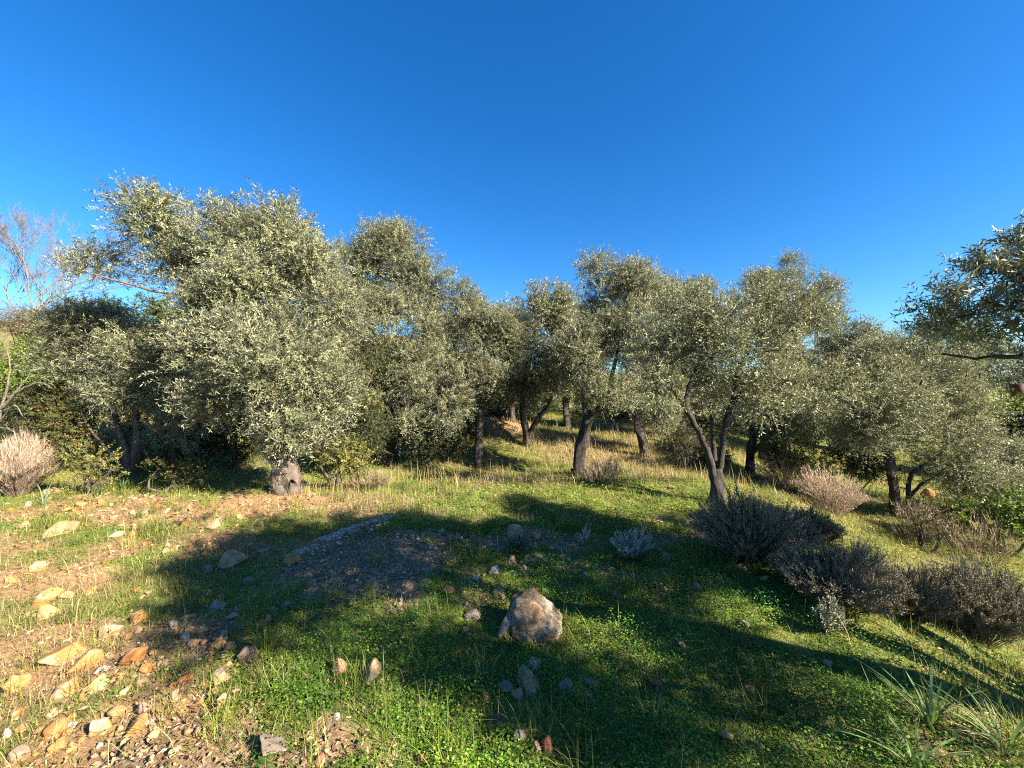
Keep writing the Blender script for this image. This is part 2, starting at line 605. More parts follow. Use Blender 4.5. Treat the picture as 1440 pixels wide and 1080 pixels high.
def lobe_shape(lb, D0):
    if lb[0] == 'w':                                    # centre and radii in metres
        return np.array(lb[1:4], float), np.array(lb[4:7], float), (lb[7] if len(lb) > 7 else 1.0)
    px, py, dD, rx, ry, rd = lb[:6]
    D = D0 + dD
    return P(px, py, D), np.array([rx * D / F, rd, ry * D / F]), (lb[6] if len(lb) > 6 else 1.0)


def lobes_to_clumps(rng, lobes, D0, clump):
    ctr, out, spr = [], [], []
    for lb in lobes:
        c, r, wgt = lobe_shape(lb, D0)
        area = r[0] * r[2] + r[1] * r[2] + r[0] * r[1]
        n = max(3, int(wgt * 2.0 * area / (clump * clump)))
        u = norm(rng.normal(0, 1, (n, 3)))
        q = rng.uniform(0.35, 1.0, (n, 1)) ** 0.55
        rr = np.maximum(r - clump * 0.68, r * 0.3)
        pts = c + u * q * rr * rng.uniform(0.85, 1.1, (n, 1))
        # holes in the crown
        f_ = 1.15 / clump
        kk = norm(rng.normal(0, 1, (4, 3))) * f_
        ns = sum(np.sin(pts @ kk[i] + i * 1.7 + 1.2 * np.sin(pts @ kk[(i + 1) % 4] * .7)) for i in range(4))
        ok = ns > -0.85
        if ok.sum() < 3:
            ok[:] = True
        ctr.append(pts[ok])
        out.append(u[ok])
        spr.append((np.full(n, clump) * rng.uniform(0.55, 1.1, n))[ok])
        # loose tufts that break the outline, most of them at the top
        m = max(2, int(n * .35))
        u2 = norm(rng.normal(0, 1, (m, 3)) + np.array([0, 0, .7]))
        ctr.append(c + u2 * rr * rng.uniform(1.0, 1.28, (m, 1)))
        out.append(norm(u2 + np.array([0, 0, .8])))
        spr.append(np.full(m, clump * .42) * rng.uniform(.6, 1.2, m))
    return np.concatenate(ctr), np.concatenate(out), np.concatenate(spr)


def grow_wood(mb, rng, skel, ctr, base_r, colr, sides=5):
    """join every clump to the nearest wood with a bent branch"""
    sk = np.array(skel)
    order = np.argsort(np.min(np.linalg.norm(ctr[:, None] - sk[None], axis=2), axis=1))
    for i in order:
        c = ctr[i]
        dist = np.linalg.norm(sk - c, axis=1) + 0.6 * np.maximum(0, sk[:, 2] - c[2] + 0.1)
        j = int(np.argmin(dist))
        a = sk[j]
        ln = np.linalg.norm(c - a)
        if ln < 0.05:
            continue
        n = max(4, int(ln / 0.14))
        t = np.linspace(0, 1, n)[:, None]
        bend = rng.normal(0, 0.09, 3) * ln + np.array([0, 0, -0.08 * ln])
        wob = rng.normal(0, 0.018, (n, 3)) * np.sin(t * math.pi)
        p = a * (1 - t) + c * t + bend * np.sin(t * math.pi) + wob
        r0 = base_r * min(1.0, 0.45 + ln * 0.5)
        tube(mb, p, np.linspace(r0, r0 * 0.35, n), sides, colr)
        sk = np.vstack([sk, p[1:]])


def make_tree(name, label, cat, base, limbs, lobes, seed, group=None, pal=OLIVE, leaf=(0.048, 0.0115), clump=0.34,
              dens=1.0, spray=0.27, barkc=BARK, branch_r=0.014, up=0.45, mat=None, crown='crown', wood='trunk', D0=None, nodes=10, dry=0.0):
    rng = np.random.default_rng(seed)
    g = gp(*base) if len(base) == 2 else np.asarray(base, float)
    D = D0 if D0 is not None else g[1]
    root = empty(name, g)
    tag(root, label, cat, group)
    tm = MB()
    skel = []
    for li, lm in enumerate(limbs):
        pts = np.array([P(q[0], q[1], D + q[2]) if q[0] != 'w' else np.array(q[1:4], float) for q in lm])
        rad = np.array([q[-1] for q in lm])
        if li == 0:
            pts[0] = g + np.array([0, 0, -0.06])
            pts = np.vstack([pts[:1], pts[:1] * 0.85 + pts[1:2] * 0.15, pts[1:]])
            rad = np.concatenate([[rad[0] * 1.65], [rad[0] * 1.08], rad[1:]])
        sp, sr = smooth_path(pts, rad, 5)
        sp = sp + rng.normal(0, 0.006, sp.shape)
        big = rad.max() > 0.05
        tube(tm, sp, sr, 14 if big else 8, barkc * rng.uniform(0.85, 1.15), 0.30 if big else 0.14, rng)
        skel += list(sp[2 if li == 0 else 0:])
    ctr, out, spr = lobes_to_clumps(rng, lobes, D, clump)
    grow_wood(tm, rng, skel, ctr, branch_r, barkc * 0.9)
    tm.build(wood, M_BARK, root, g, smooth=True)
    cm = MB()
    area = sum(w_ * (r[0] * r[2] + r[1] * r[2]) for c_, r, w_ in (lobe_shape(lb, D) for lb in lobes))
    per_leaf = leaf[0] * leaf[1] * 0.5
    count = dens * 7.6 * area / (per_leaf * nodes * 2)
    foliage(cm, rng, ctr, out, count, spr, spray, leaf, pal, up, nodes=nodes)
    cm.build(crown, mat or M_LEAF, root, g)
    return root, len(ctr), int(count)


GT = 'olive trees of the grove'
T = []
# the big tree on the left
T.append(make_tree('olive_tree', 'tall olive tree with a thick pale gnarled trunk at the edge of stony ground', 'tree', (400, 690),
    [[(400, 690, 0, .19), (399, 668, 0, .175), (396, 640, .05, .16), (400, 615, .1, .13)],
     [(390, 645, 0, .11), (362, 592, .1, .09), (330, 520, .3, .075), (308, 445, .4, .05), (255, 385, .4, .035), (215, 320, .4, .02)],
     [(308, 445, .4, .035), (262, 420, .3, .028), (200, 405, .2, .018), (130, 385, .1, .01)],
     [(400, 620, .1, .10), (412, 560, .2, .085), (405, 470, .4, .065), (385, 380, .5, .04), (370, 310, .5, .02)],
     [(402, 640, .05, .08), (440, 575, 0, .06), (468, 495, .2, .04), (470, 430, .3, .02)],
     [(392, 640, -.05, .06), (378, 595, -.4, .045), (372, 545, -.8, .025)]],
    [(222, 318, .4, 55, 52, .6), (248, 372, .4, 52, 34, .6, .8), (140, 372, .2, 46, 24, .3, .7), (335, 338, .5, 50, 55, .8),
     (392, 335, .5, 52, 58, .8), (330, 420, .3, 62, 50, .8, .9), (425, 410, .3, 62, 62, .8), (300, 505, 0, 72, 50, .8),
     (390, 515, -.4, 85, 66, .8), (405, 600, -.6, 42, 40, .4), (320, 560, -.3, 60, 34, .6), (450, 560, -.2, 52, 52, .6), (465, 440, .4, 40, 56, .7, .9), (440, 375, .5, 46, 44, .7, .9), (402, 628, -.35, 30, 22, .25), (352, 405, .2, 62, 50, .8), (300, 448, .2, 46, 34, .6, .9), (410, 480, 0, 60, 50, .8, .8), (355, 470, -.3, 50, 44, .6, .8)],
    101, GT, leaf=(0.052, 0.0125), dens=1.1, barkc=np.array([.20, .155, .12])))
# second tall tree
T.append(make_tree('olive_tree', 'tall olive tree with foliage down to the ground left of the slim dark trunk', 'tree', (545, 652),
    [[(545, 652, 0, .16), (546, 625, 0, .14), (550, 590, 0, .12)],
     [(550, 590, 0, .09), (535, 520, .1, .07), (520, 440, .3, .045), (540, 360, .3, .02)],
     [(550, 595, 0, .08), (585, 520, .1, .06), (600, 440, .3, .04), (600, 390, .3, .02)],
     [(550, 600, -.1, .06), (610, 560, -.3, .04), (650, 520, -.2, .02)]],
    [(552, 352, .3, 50, 40, .7), (505, 392, .3, 48, 52, .7), (598, 402, .3, 50, 48, .7), (555, 462, 0, 88, 62, 1.0),
     (640, 478, 0, 50, 56, .7), (515, 540, -.3, 62, 56, .7), (612, 560, -.4, 60, 44, .6), (560, 600, -.5, 48, 30, .5, .8), (650, 410, .3, 14, 22, .25, .5), (480, 470, .2, 40, 50, .6, .8), (590, 520, -.5, 60, 40, .6, .8)],
    102, GT, dens=1.1))
# slim dark trunk
T.append(make_tree('olive_tree', 'olive tree with a straight slim dark trunk left of the sunlit earth bank', 'tree', (673, 657),
    [[(673, 657, 0, .095), (673, 620, 0, .09), (676, 585, 0, .085), (690, 530, .1, .07), (695, 470, .2, .04)],
     [(678, 575, 0, .06), (715, 520, .2, .04), (725, 460, .3, .02)]],
    [(690, 470, 0, 44, 42, .8), (664, 440, .3, 34, 26, .6), (712, 452, .3, 30, 34, .6), (690, 535, 0, 34, 30, .6, .8), (712, 500, .3, 30, 40, .6, .8)],
    103, GT, pal=OLIVE * 0.9))
T.append(make_tree('olive_tree', 'small olive tree with two thin forking stems in the sunny grass behind', 'tree', (741, 627),
    [[(741, 627, 0, .10), (739, 605, 0, .10), (735, 570, 0, .07), (740, 500, 0, .04)],
     [(742, 615, 0, .09), (757, 588, 0, .065), (775, 562, 0, .05), (790, 500, .2, .03)]],
    [(765, 432, 0, 44, 36, 1.0), (742, 485, 0, 42, 42, .9), (792, 480, 0, 42, 52, .9), (768, 535, 0, 50, 30, .9, .8), (735, 555, .2, 30, 26, .7, .7)],
    104, GT, pal=OLIVE * 0.9, leaf=(0.075, 0.019), clump=0.42))
T.append(make_tree('olive_tree', 'olive tree with a leaning dark trunk that bends right among dry stalks', 'tree', (814, 668),
    [[(814, 668, 0, .12), (817, 630, 0, .11), (826, 595, 0, .105), (835, 580, 0, .085), (868, 562, .1, .07), (900, 500, .3, .04)],
     [(826, 597, 0, .08), (820, 545, .1, .06), (818, 470, .2, .035)],
     [(850, 572, .05, .05), (872, 480, .3, .04), (885, 410, .5, .02)]],
    [(885, 402, .5, 42, 36, .8), (838, 425, .3, 36, 40, .7), (930, 418, .6, 40, 32, .7), (818, 500, 0, 46, 52, .8),
     (880, 478, .2, 66, 56, .9), (848, 552, 0, 48, 26, .6, .8), (945, 470, .5, 40, 46, .7), (875, 560, -.1, 38, 24, .5, .7), (835, 375, .4, 26, 24, .5, .6)],
    105, GT))
T.append(make_tree('olive_tree', 'olive tree with a short leaning trunk and low silvery branches beside the dark scrub', 'tree', (908, 641),
    [[(908, 641, 0, .11), (902, 615, 0, .10), (896, 595, 0, .09), (905, 560, .1, .07), (925, 520, .2, .04)],
     [(900, 605, 0, .05), (925, 580, -.1, .04), (940, 570, -.1, .02)]],
    [(935, 590, -.1, 34, 34, .6), (930, 540, .3, 46, 36, .8), (895, 545, .2, 30, 30, .6), (975, 420, .8, 30, 30, .8, .7)],
    106, GT, pal=OLIVE * 1.05))
# the open tree with forked limbs
T.append(make_tree('olive_tree', 'open olive tree with a stout short trunk forking into thin sunlit limbs beside grey heather', 'tree', (1008, 706),
    [[(1008, 706, 0, .085), (1008, 685, 0, .085), (1006, 664, 0, .08)],
     [(1004, 668, -.02, .05), (990, 622, -.05, .042), (969, 582, -.1, .036), (966, 552, -.1, .03), (985, 505, 0, .022), (1000, 455, .1, .012)],
     [(969, 582, -.1, .026), (950, 552, -.1, .022), (930, 525, 0, .012)],
     [(1010, 664, .02, .046), (1019, 602, 0, .038), (1028, 572, 0, .034), (1052, 545, .05, .028), (1100, 515, .1, .02), (1150, 490, .2, .01)],
     [(1028, 572, 0, .024), (1040, 505, .1, .02), (1052, 440, .3, .012)],
     [(1008, 664, .05, .036), (1003, 622, .2, .03), (1000, 585, .3, .022)]],
    [(1000, 452, .1, 52, 40, .6, .8), (940, 490, .1, 46, 38, .6, .8), (918, 545, 0, 30, 36, .4, .7), (1058, 428, .3, 46, 32, .6, .8),
     (1045, 482, -.1, 62, 44, .7, .8), (1118, 472, .2, 62, 52, .8, .8), (1082, 538, 0, 52, 30, .5, .7), (1000, 535, .3, 40, 34, .5, .6), (1150, 540, .3, 42, 42, .6, .8), (1065, 568, 0, 44, 22, .4, .7), (1010, 490, 0, 44, 40, .6, .7), (960, 430, .4, 36, 30, .6, .7)],
    107, GT, clump=0.29, dens=.72))
T.append(make_tree('olive_tree', 'olive tree with a dark forked trunk and thin top shoots behind the open forked tree', 'tree', (1055, 665),
    [[(1055, 665, 0, .095), (1056, 640, 0, .09), (1060, 618, 0, .085), (1085, 606, .1, .06), (1120, 590, .1, .03)],
     [(1058, 625, 0, .07), (1062, 560, .4, .055), (1100, 480, .8, .035), (1120, 400, 1.0, .015)],
     [(1058, 640, 0, .035), (1072, 622, -.1, .03), (1090, 610, -.1, .02)]],
    [(1098, 592, 0, 48, 32, .6), (1050, 590, .2, 36, 30, .6, .8), (1120, 408, 1.0, 44, 32, .8), (1152, 430, .8, 38, 42, .7), (1112, 372, 1.0, 9, 12, .2, .5), (1070, 400, 1.0, 30, 22, .6, .8)],
    108, GT))
T.append(make_tree('olive_tree', 'bushy olive tree behind the pinkish heather with a low bare dark bough', 'tree', (1138, 630),
    [[(1138, 630, 0, .12), (1138, 600, 0, .10), (1150, 575, 0, .08), (1190, 550, .2, .04)],
     [(1142, 590, 0, .05), (1180, 588, .1, .035), (1215, 575, .1, .02)]],
    [(1172, 560, 0, 46, 38, 1.0), (1150, 500, 0, 40, 40, .9), (1205, 515, 0, 46, 48, 1.0), (1110, 520, .4, 40, 40, .9), (1150, 600, -.2, 56, 30, .8, .8), (1225, 580, -.2, 40, 40, .8)],
    109, GT, leaf=(0.075, 0.019), clump=0.42))
T.append(make_tree('olive_tree', 'spreading olive tree on the lower slope with one mottled trunk and thin side stems', 'tree', (1262, 727),
    [[(1262, 727, 0, .08), (1256, 690, 0, .075), (1249, 640, 0, .07), (1240, 590, .1, .05), (1245, 530, .2, .03)],
     [(1277, 727, 0, .045), (1277, 695, 0, .04), (1283, 665, 0, .035), (1320, 640, 0, .03), (1352, 590, .1, .018)],
     [(1279, 700, 0, .03), (1300, 678, -.1, .025), (1340, 665, -.2, .014)],
     [(1249, 640, 0, .04), (1290, 580, .2, .03), (1310, 530, .3, .016)]],
    [(1238, 555, 0, 58, 52, .9), (1208, 600, 0, 46, 44, .8), (1300, 540, .3, 58, 52, 1.0), (1285, 612, -.1, 56, 38, .7, .9),
     (1338, 590, .1, 36, 50, .8, .9), (1342, 660, -.2, 46, 34, .6, .9), (1250, 498, .5, 46, 30, .8)],
    110, GT, dens=.8))
T.append(make_tree('olive_tree', 'pale olive tree whose low branches fill the slope in front of the wire fence', 'tree', (1400, 745),
    [[(1400, 745, 0, .07), (1402, 715, 0, .06), (1410, 690, 0, .04), (1430, 660, .1, .02)]],
    [(1390, 690, 0, 44, 26, .6), (1440, 695, 0, 46, 32, .7), (1480, 690, .2, 46, 40, .7), (1425, 640, .8, 40, 30, .6, .7)],
    111, GT, pal=OLIVE * 1.1))
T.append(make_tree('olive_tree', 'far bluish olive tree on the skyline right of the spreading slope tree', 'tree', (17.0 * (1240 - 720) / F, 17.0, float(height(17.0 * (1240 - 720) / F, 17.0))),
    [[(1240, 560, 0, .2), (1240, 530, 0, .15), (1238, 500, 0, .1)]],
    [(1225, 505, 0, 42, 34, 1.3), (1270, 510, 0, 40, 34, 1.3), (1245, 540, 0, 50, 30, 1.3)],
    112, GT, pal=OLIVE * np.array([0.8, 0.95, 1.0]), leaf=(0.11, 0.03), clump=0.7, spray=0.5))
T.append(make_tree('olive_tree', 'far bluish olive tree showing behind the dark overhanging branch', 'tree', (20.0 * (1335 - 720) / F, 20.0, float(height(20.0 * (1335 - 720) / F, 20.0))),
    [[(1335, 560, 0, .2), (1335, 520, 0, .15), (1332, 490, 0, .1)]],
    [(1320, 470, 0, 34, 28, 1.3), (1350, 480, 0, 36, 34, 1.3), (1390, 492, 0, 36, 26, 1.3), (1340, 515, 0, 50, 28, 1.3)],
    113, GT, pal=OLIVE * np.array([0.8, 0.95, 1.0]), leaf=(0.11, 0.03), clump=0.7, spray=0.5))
# multi-stemmed tree at the left
T.append(make_tree('olive_tree', 'shrubby many stemmed olive tree left of the tall one, pale stems in dark undergrowth', 'tree', (182, 668),
    [[(182, 668, 0, .09), (180, 645, 0, .07), (168, 605, 0, .05), (152, 555, 0, .035), (140, 480, .2, .02)],
     [(188, 660, 0, .055), (193, 620, -.1, .05), (192, 560, -.1, .045), (215, 500, 0, .03)],
     [(190, 660, .1, .04), (214, 610, .1, .035), (250, 560, .1, .02)],
     [(176, 660, -.1, .03), (148, 630, -.2, .022), (112, 580, -.2, .012)]],
    [(140, 465, .3, 58, 36, .9), (200, 500, 0, 66, 48, .8), (110, 510, .2, 36, 40, .6, .8), (255, 545, 0, 52, 46, .7), (165, 548, -.2, 52, 30, .6, .9), (265, 600, -.2, 46, 30, .5, .6)],
    114, GT, pal=OLIVE * 0.9, barkc=np.array([.19, .15, .115])))
for k_, (px_, D_, lbs_, lab_) in enumerate([
    (640, 11.0, [(640, 480, 0, 40, 40, 1.0), (622, 540, 0, 44, 40, 1.0), (660, 550, 0, 36, 30, .9)], 'shaded olive tree behind the gap left of the straight slim trunk'),
    (718, 12.5, [(712, 470, 0, 36, 40, 1.0), (718, 540, 0, 44, 34, 1.0)], 'olive tree behind the gap between the straight slim trunk and two thin stems'),
    (795, 13.0, [(800, 450, 0, 34, 36, 1.0), (802, 515, 0, 44, 40, 1.0), (840, 470, .4, 40, 50, 1.0)], 'olive tree behind the two forking thin stems, crown joining its neighbours'),
    (955, 12.0, [(965, 455, 0, 40, 46, 1.0), (950, 520, 0, 46, 44, 1.0), (985, 560, 0, 46, 34, 1.0), (905, 500, .4, 40, 44, 1.0)], 'olive tree behind the open forked tree, its crown filling the gaps'),
    (1075, 12.0, [(1085, 470, 0, 46, 50, 1.0), (1075, 550, 0, 50, 40, 1.0), (1120, 560, 0, 44, 40, 1.0)], 'olive tree filling the background behind the dark forked trunk'),
    (1215, 12.5, [(1190, 480, 0, 40, 34, 1.0), (1230, 530, 0, 50, 44, 1.0), (1180, 560, 0, 44, 40, 1.0)], 'olive tree in the background between bushy olive and slope tree')]):
    b_ = (px_ - 720) / F * D_
    T.append(make_tree('olive_tree', lab_, 'tree', (b_, D_, float(height(b_, D_))),
        [[(px_, 640, 0, .15), (px_ + 3, 600, 0, .12), (px_, 560, 0, .09), (lbs_[0][0], lbs_[0][1], 0, .04)],
         [(px_, 575, 0, .07), (lbs_[1][0] + 10, lbs_[1][1], 0, .03)]],
        lbs_, 130 + k_, GT, pal=OLIVE * .9, leaf=(.08, .021), clump=.46, spray=.38))
# near tree at the right edge: dark boughs hang into the picture, unseen metre-based lobes are added to its crown to shade the clearing
nb = (5.1, 0.7, float(height(5.1, 0.7)))
T.append(make_tree('olive_tree', 'near olive tree reaching in from the right edge, dark shaded boughs against the sky', 'tree', nb,
    [[('w', *nb, .24), ('w', 5.05, .7, .2, .2), ('w', 4.95, .72, 1.0, .17)],
     [('w', 4.95, .72, .95, .11), ('w', 4.5, 1.2, 1.75, .075), ('w', 4.2, 2.0, 1.86, .04), ('w', 3.9, 2.65, 1.84, .02), ('w', 3.45, 2.78, 1.79, .011), ('w', 3.12, 2.8, 1.82, .006)],
     [('w', 4.2, 2.0, 1.86, .03), ('w', 3.75, 2.6, 2.05, .018), ('w', 3.3, 2.7, 2.2, .009)],
     [('w', 4.5, 1.2, 1.75, .04), ('w', 4.1, 2.0, 2.2, .025), ('w', 3.6, 2.6, 2.6, .01)],
     [('w', 4.95, .72, .95, .13), ('w', 4.3, .55, 2.4, .09), ('w', 3.6, .4, 3.7, .05), ('w', 3.3, .35, 4.4, .02)],
     [('w', 4.95, .72, .95, .11), ('w', 5.4, 1.2, 2.0, .07), ('w', 5.8, 1.5, 2.9, .03)],
     [('w', 4.95, .72, .95, .09), ('w', 6.0, .9, 1.8, .06), ('w', 7.0, 1.3, 2.5, .03)]],
    [(1350, 448, 2.2, 34, 28, .25, .26), (1420, 385, 2.2, 36, 42, .3, .26), (1430, 465, 2.1, 56, 18, .25, .26), (1486, 335, 2.2, 44, 50, .35, .45), (1510, 430, 2.0, 50, 50, .4, .5),
     ('w', 3.35, .30, 4.25, .8, .75, .6, .8), ('w', 3.0, .25, 3.55, .7, .7, .6, .8), ('w', 3.95, .75, 3.45, .9, .8, .7, .85), ('w', 4.6, 1.4, 2.75, .9, .9, .7, .85), ('w', 3.95, 1.05, 3.6, .7, .6, .5, .8), ('w', 3.2, .0, 2.6, .38, .38, .4, .5), ('w', 2.7, -.1, 3.15, .55, .5, .5, .5), ('w', 3.25, .22, 1.9, .5, .45, .4, .85), ('w', 3.95, 1.1, 1.9, .6, .55, .35, .4), ('w', 3.8, .5, 1.75, .55, .5, .4, .34),
     ('w', 5.6, 1.4, 2.9, 1.0, .9, .8, .6), ('w', 6.8, 1.6, 2.6, 1.1, .9, .8, .6), ('w', 4.1, .0, 2.6, .7, .6, .6, .2), ('w', 7.6, 2.4, 2.3, .9, .9, .8, .6)],
    115, GT, pal=OLIVE * 0.8, clump=0.27, D0=0.7, dens=1.15, leaf=(0.053, 0.0125), spray=.22))

# ------------------------------------------------------------------ shrubs
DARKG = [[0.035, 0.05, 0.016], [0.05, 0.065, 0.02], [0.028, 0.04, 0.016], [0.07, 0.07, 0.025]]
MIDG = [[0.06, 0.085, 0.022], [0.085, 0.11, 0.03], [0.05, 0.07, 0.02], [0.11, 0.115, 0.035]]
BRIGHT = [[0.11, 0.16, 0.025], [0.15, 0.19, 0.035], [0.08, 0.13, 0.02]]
YELLOW = [[0.17, 0.16, 0.04], [0.12, 0.14, 0.035], [0.20, 0.17, 0.05], [0.09, 0.11, 0.03]]
RUST = [[0.07, 0.085, 0.022], [0.09, 0.105, 0.028], [0.20, 0.13, 0.04], [0.12, 0.12, 0.035], [0.05, 0.06, 0.018], [.13, .14, .04]]
BLUEG = [[0.09, 0.16, 0.12], [0.12, 0.19, 0.14]]


def at(px, D):
    x = (px - 720) / F * D
    return (x, D, float(height(x, D)))


def shrub(px, D, lobes, label, pal, seed, leaf=(0.035, 0.017), clump=0.22, dens=0.8, group=None, cat='shrub', name='shrub', spray=0.2, up=0.3, stems=5, sc=(0.15, 0.12, 0.09), nodes=8):
    rng = np.random.default_rng(seed)
    b = at(px, D)
    limbs = []
    for k in range(stems):
        lb = lobes[k % len(lobes)]
        tx, ty = lb[0] + rng.uniform(-.6, .6) * lb[3], lb[1] - rng.uniform(-.2, .5) * lb[4]
        o = rng.uniform(-.12, .12, 2)
        p0 = (b[0] + o[0], b[1] + o[1], b[2] - .03)
        e = P(tx, ty, D + lb[2])
        m = 0.5 * (np.array(p0) + e) + rng.normal(0, 0.08, 3)
        limbs.append([('w', *p0, .02), ('w', *m, .014), ('w', *e, .007)])
    return make_tree(name, label, cat, b, limbs, lobes, seed, group, pal, leaf, clump, dens, spray, np.array(sc), 0.008, up,
                     M_GREEN, 'foliage', 'stem', D, nodes=nodes)


UG = 'undergrowth bushes below the olive trees'
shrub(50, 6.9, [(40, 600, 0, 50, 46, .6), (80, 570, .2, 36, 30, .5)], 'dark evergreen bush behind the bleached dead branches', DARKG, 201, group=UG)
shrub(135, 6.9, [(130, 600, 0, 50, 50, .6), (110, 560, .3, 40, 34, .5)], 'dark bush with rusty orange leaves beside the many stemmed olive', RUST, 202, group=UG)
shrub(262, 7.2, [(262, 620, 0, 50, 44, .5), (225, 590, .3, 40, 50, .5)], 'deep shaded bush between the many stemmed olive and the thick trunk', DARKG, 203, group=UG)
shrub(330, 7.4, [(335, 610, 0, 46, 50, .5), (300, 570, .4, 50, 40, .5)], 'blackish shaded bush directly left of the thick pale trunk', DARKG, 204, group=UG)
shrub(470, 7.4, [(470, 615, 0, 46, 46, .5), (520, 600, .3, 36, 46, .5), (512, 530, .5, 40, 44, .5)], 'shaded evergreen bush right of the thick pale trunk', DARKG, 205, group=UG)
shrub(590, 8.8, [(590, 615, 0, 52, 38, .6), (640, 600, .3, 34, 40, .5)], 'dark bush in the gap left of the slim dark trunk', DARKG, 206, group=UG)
shrub(482, 5.95, [(482, 640, 0, 32, 26, .35), (500, 655, 0, 22, 16, .25)], 'yellowish green shrub right of the thick pale trunk', YELLOW, 207)
shrub(125, 5.6, [(120, 648, 0, 38, 20, .3), (150, 662, 0, 26, 12, .25)], 'yellow leaved sprawling shrub in front of the dark undergrowth', YELLOW, 208, dens=.5)
shrub(232, 5.7, [(232, 662, 0, 30, 18, .3), (275, 668, .1, 26, 14, .25)], 'low dusty green shrub at the foot of the many stemmed olive', RUST, 209, dens=.5)
shrub(30, 9.5, [(25, 500, 0, 44, 30, .8), (65, 530, 0, 40, 40, .8), (15, 545, 0, 40, 34, .7)], 'bright green bush at the left edge below the bare tree', BRIGHT, 210, leaf=(.05, .026), clump=.32)
shrub(112, 8.6, [(112, 512, 0, 24, 12, .3)], 'small bluish green plant on the slope behind the left trees', BLUEG, 211, clump=.16, dens=.6)
shrub(60, 14.0, [(20, 455, 0, 46, 22, 1.2), (75, 462, 0, 50, 24, 1.2)], 'brown leafless scrub on the hilltop round the bare tree', [[.17, .13, .09], [.13, .10, .065], [.12, .12, .05]], 212, leaf=(.05, .016), clump=.4, dens=.5, spray=.35)
shrub(140, 13.0, [(130, 445, 0, 50, 26, 1.2), (200, 440, .5, 60, 26, 1.2)], 'olive brown scrub on the slope seen above the many stemmed olive', MIDG, 213, leaf=(.07, .03), clump=.45, dens=.6)
BG = 'shrubs on the bank behind the grove'
for k, (px, D, lbs, lab) in enumerate([
    (600, 13.5, [(600, 575, 0, 60, 30, 1.2), (560, 560, .5, 60, 40, 1.2)], 'dark shrub on the back bank left of the earth slope'),
    (675, 15.0, [(675, 572, 0, 46, 22, 1.2)], 'dark shrub directly above the sunlit orange earth slope'),
    (745, 15.5, [(745, 570, 0, 40, 22, 1.2), (745, 540, .5, 40, 26, 1.2)], 'dark shrub behind the two forking thin stems'),
    (810, 16.5, [(805, 570, 0, 44, 18, 1.2), (800, 545, .5, 44, 24, 1.2)], 'olive green shrub on the bank behind the leaning dark trunk'),
    (880, 15.5, [(875, 590, 0, 44, 18, 1.2), (885, 560, .5, 46, 26, 1.2)], 'dark shrub on the bank between the two leaning trunks'),
    (985, 15.0, [(980, 585, 0, 60, 30, 1.4), (1000, 545, .5, 50, 30, 1.2)], 'dark shrub on the bank behind the open forked tree'),
    (1080, 16.0, [(1080, 580, 0, 60, 34, 1.4), (1070, 540, .6, 60, 30, 1.2)], 'dark shrub far behind the dark forked trunk'),
    (1170, 17.0, [(1170, 590, 0, 60, 40, 1.4)], 'green shrub far behind the bushy olive tree')]):
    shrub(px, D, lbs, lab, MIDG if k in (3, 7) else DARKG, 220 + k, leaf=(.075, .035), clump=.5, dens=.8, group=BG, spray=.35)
shrub(972, 8.9, [(965, 630, 0, 40, 28, .5), (1000, 640, 0, 26, 20, .4)], 'dark brown shaded scrub behind the stout forked tree', [[.07, .055, .035], [.05, .05, .022], [.035, .04, .018]], 240, leaf=(.04, .012), dens=.7)
SG = 'bushes on the lower right slope'
shrub(1195, 8.2, [(1175, 648, 0, 66, 34, .6), (1112, 636, .6, 40, 30, .6), (1228, 662, -.3, 36, 28, .5)], 'mid green bush behind the pink heather', MIDG, 241, group=SG)
shrub(1335, 6.6, [(1335, 722, 0, 34, 26, .4)], 'dark green bush under the spreading slope tree beside the sawn planks', MIDG, 242, group=SG)
shrub(1405, 6.0, [(1395, 735, 0, 46, 30, .5), (1450, 730, 0, 40, 40, .5)], 'bright leafy green bush at the right edge below the wire fence', BRIGHT, 243, group=SG, leaf=(.045, .025))
shrub(1300, 5.9, [(1300, 735, 0, 34, 22, .35)], 'thin brownish bush left of the bright leafy bush', [[.13, .10, .06], [.10, .09, .04]], 244, group=SG, dens=.35, leaf=(.03, .012))
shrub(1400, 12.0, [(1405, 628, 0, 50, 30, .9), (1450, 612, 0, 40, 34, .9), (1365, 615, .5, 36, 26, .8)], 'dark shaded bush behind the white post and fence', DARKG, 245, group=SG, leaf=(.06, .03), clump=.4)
shrub(1395, 19.0, [(1400, 575, 0, 34, 11, 1.0), (1435, 564, 0, 30, 12, 1.0)], 'bright green bush on the distant field at the right', BRIGHT, 246, group=SG, leaf=(.10, .05), clump=.5)
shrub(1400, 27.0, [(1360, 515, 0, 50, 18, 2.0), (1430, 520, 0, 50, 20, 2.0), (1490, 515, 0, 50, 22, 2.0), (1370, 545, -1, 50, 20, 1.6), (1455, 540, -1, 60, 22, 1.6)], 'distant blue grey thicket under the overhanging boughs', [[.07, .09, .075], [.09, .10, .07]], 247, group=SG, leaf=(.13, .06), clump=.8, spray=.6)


# ------------------------------------------------------------------ heather, dry brush, strap-leaved plants
def spikes(mb, base, d, L, W, col, rng):
    n = len(base)
    wv = norm(np.cross(d, rng.normal(0, 1, (n, 3)))) * (np.asarray(W) * 0.5)[:, None]
    v = np.stack([base - wv, base + wv, base + d * np.asarray(L)[:, None]], 1).reshape(-1, 3)
    mb.add(v, np.arange(n * 3).reshape(n, 3), np.repeat(col, 3, axis=0))


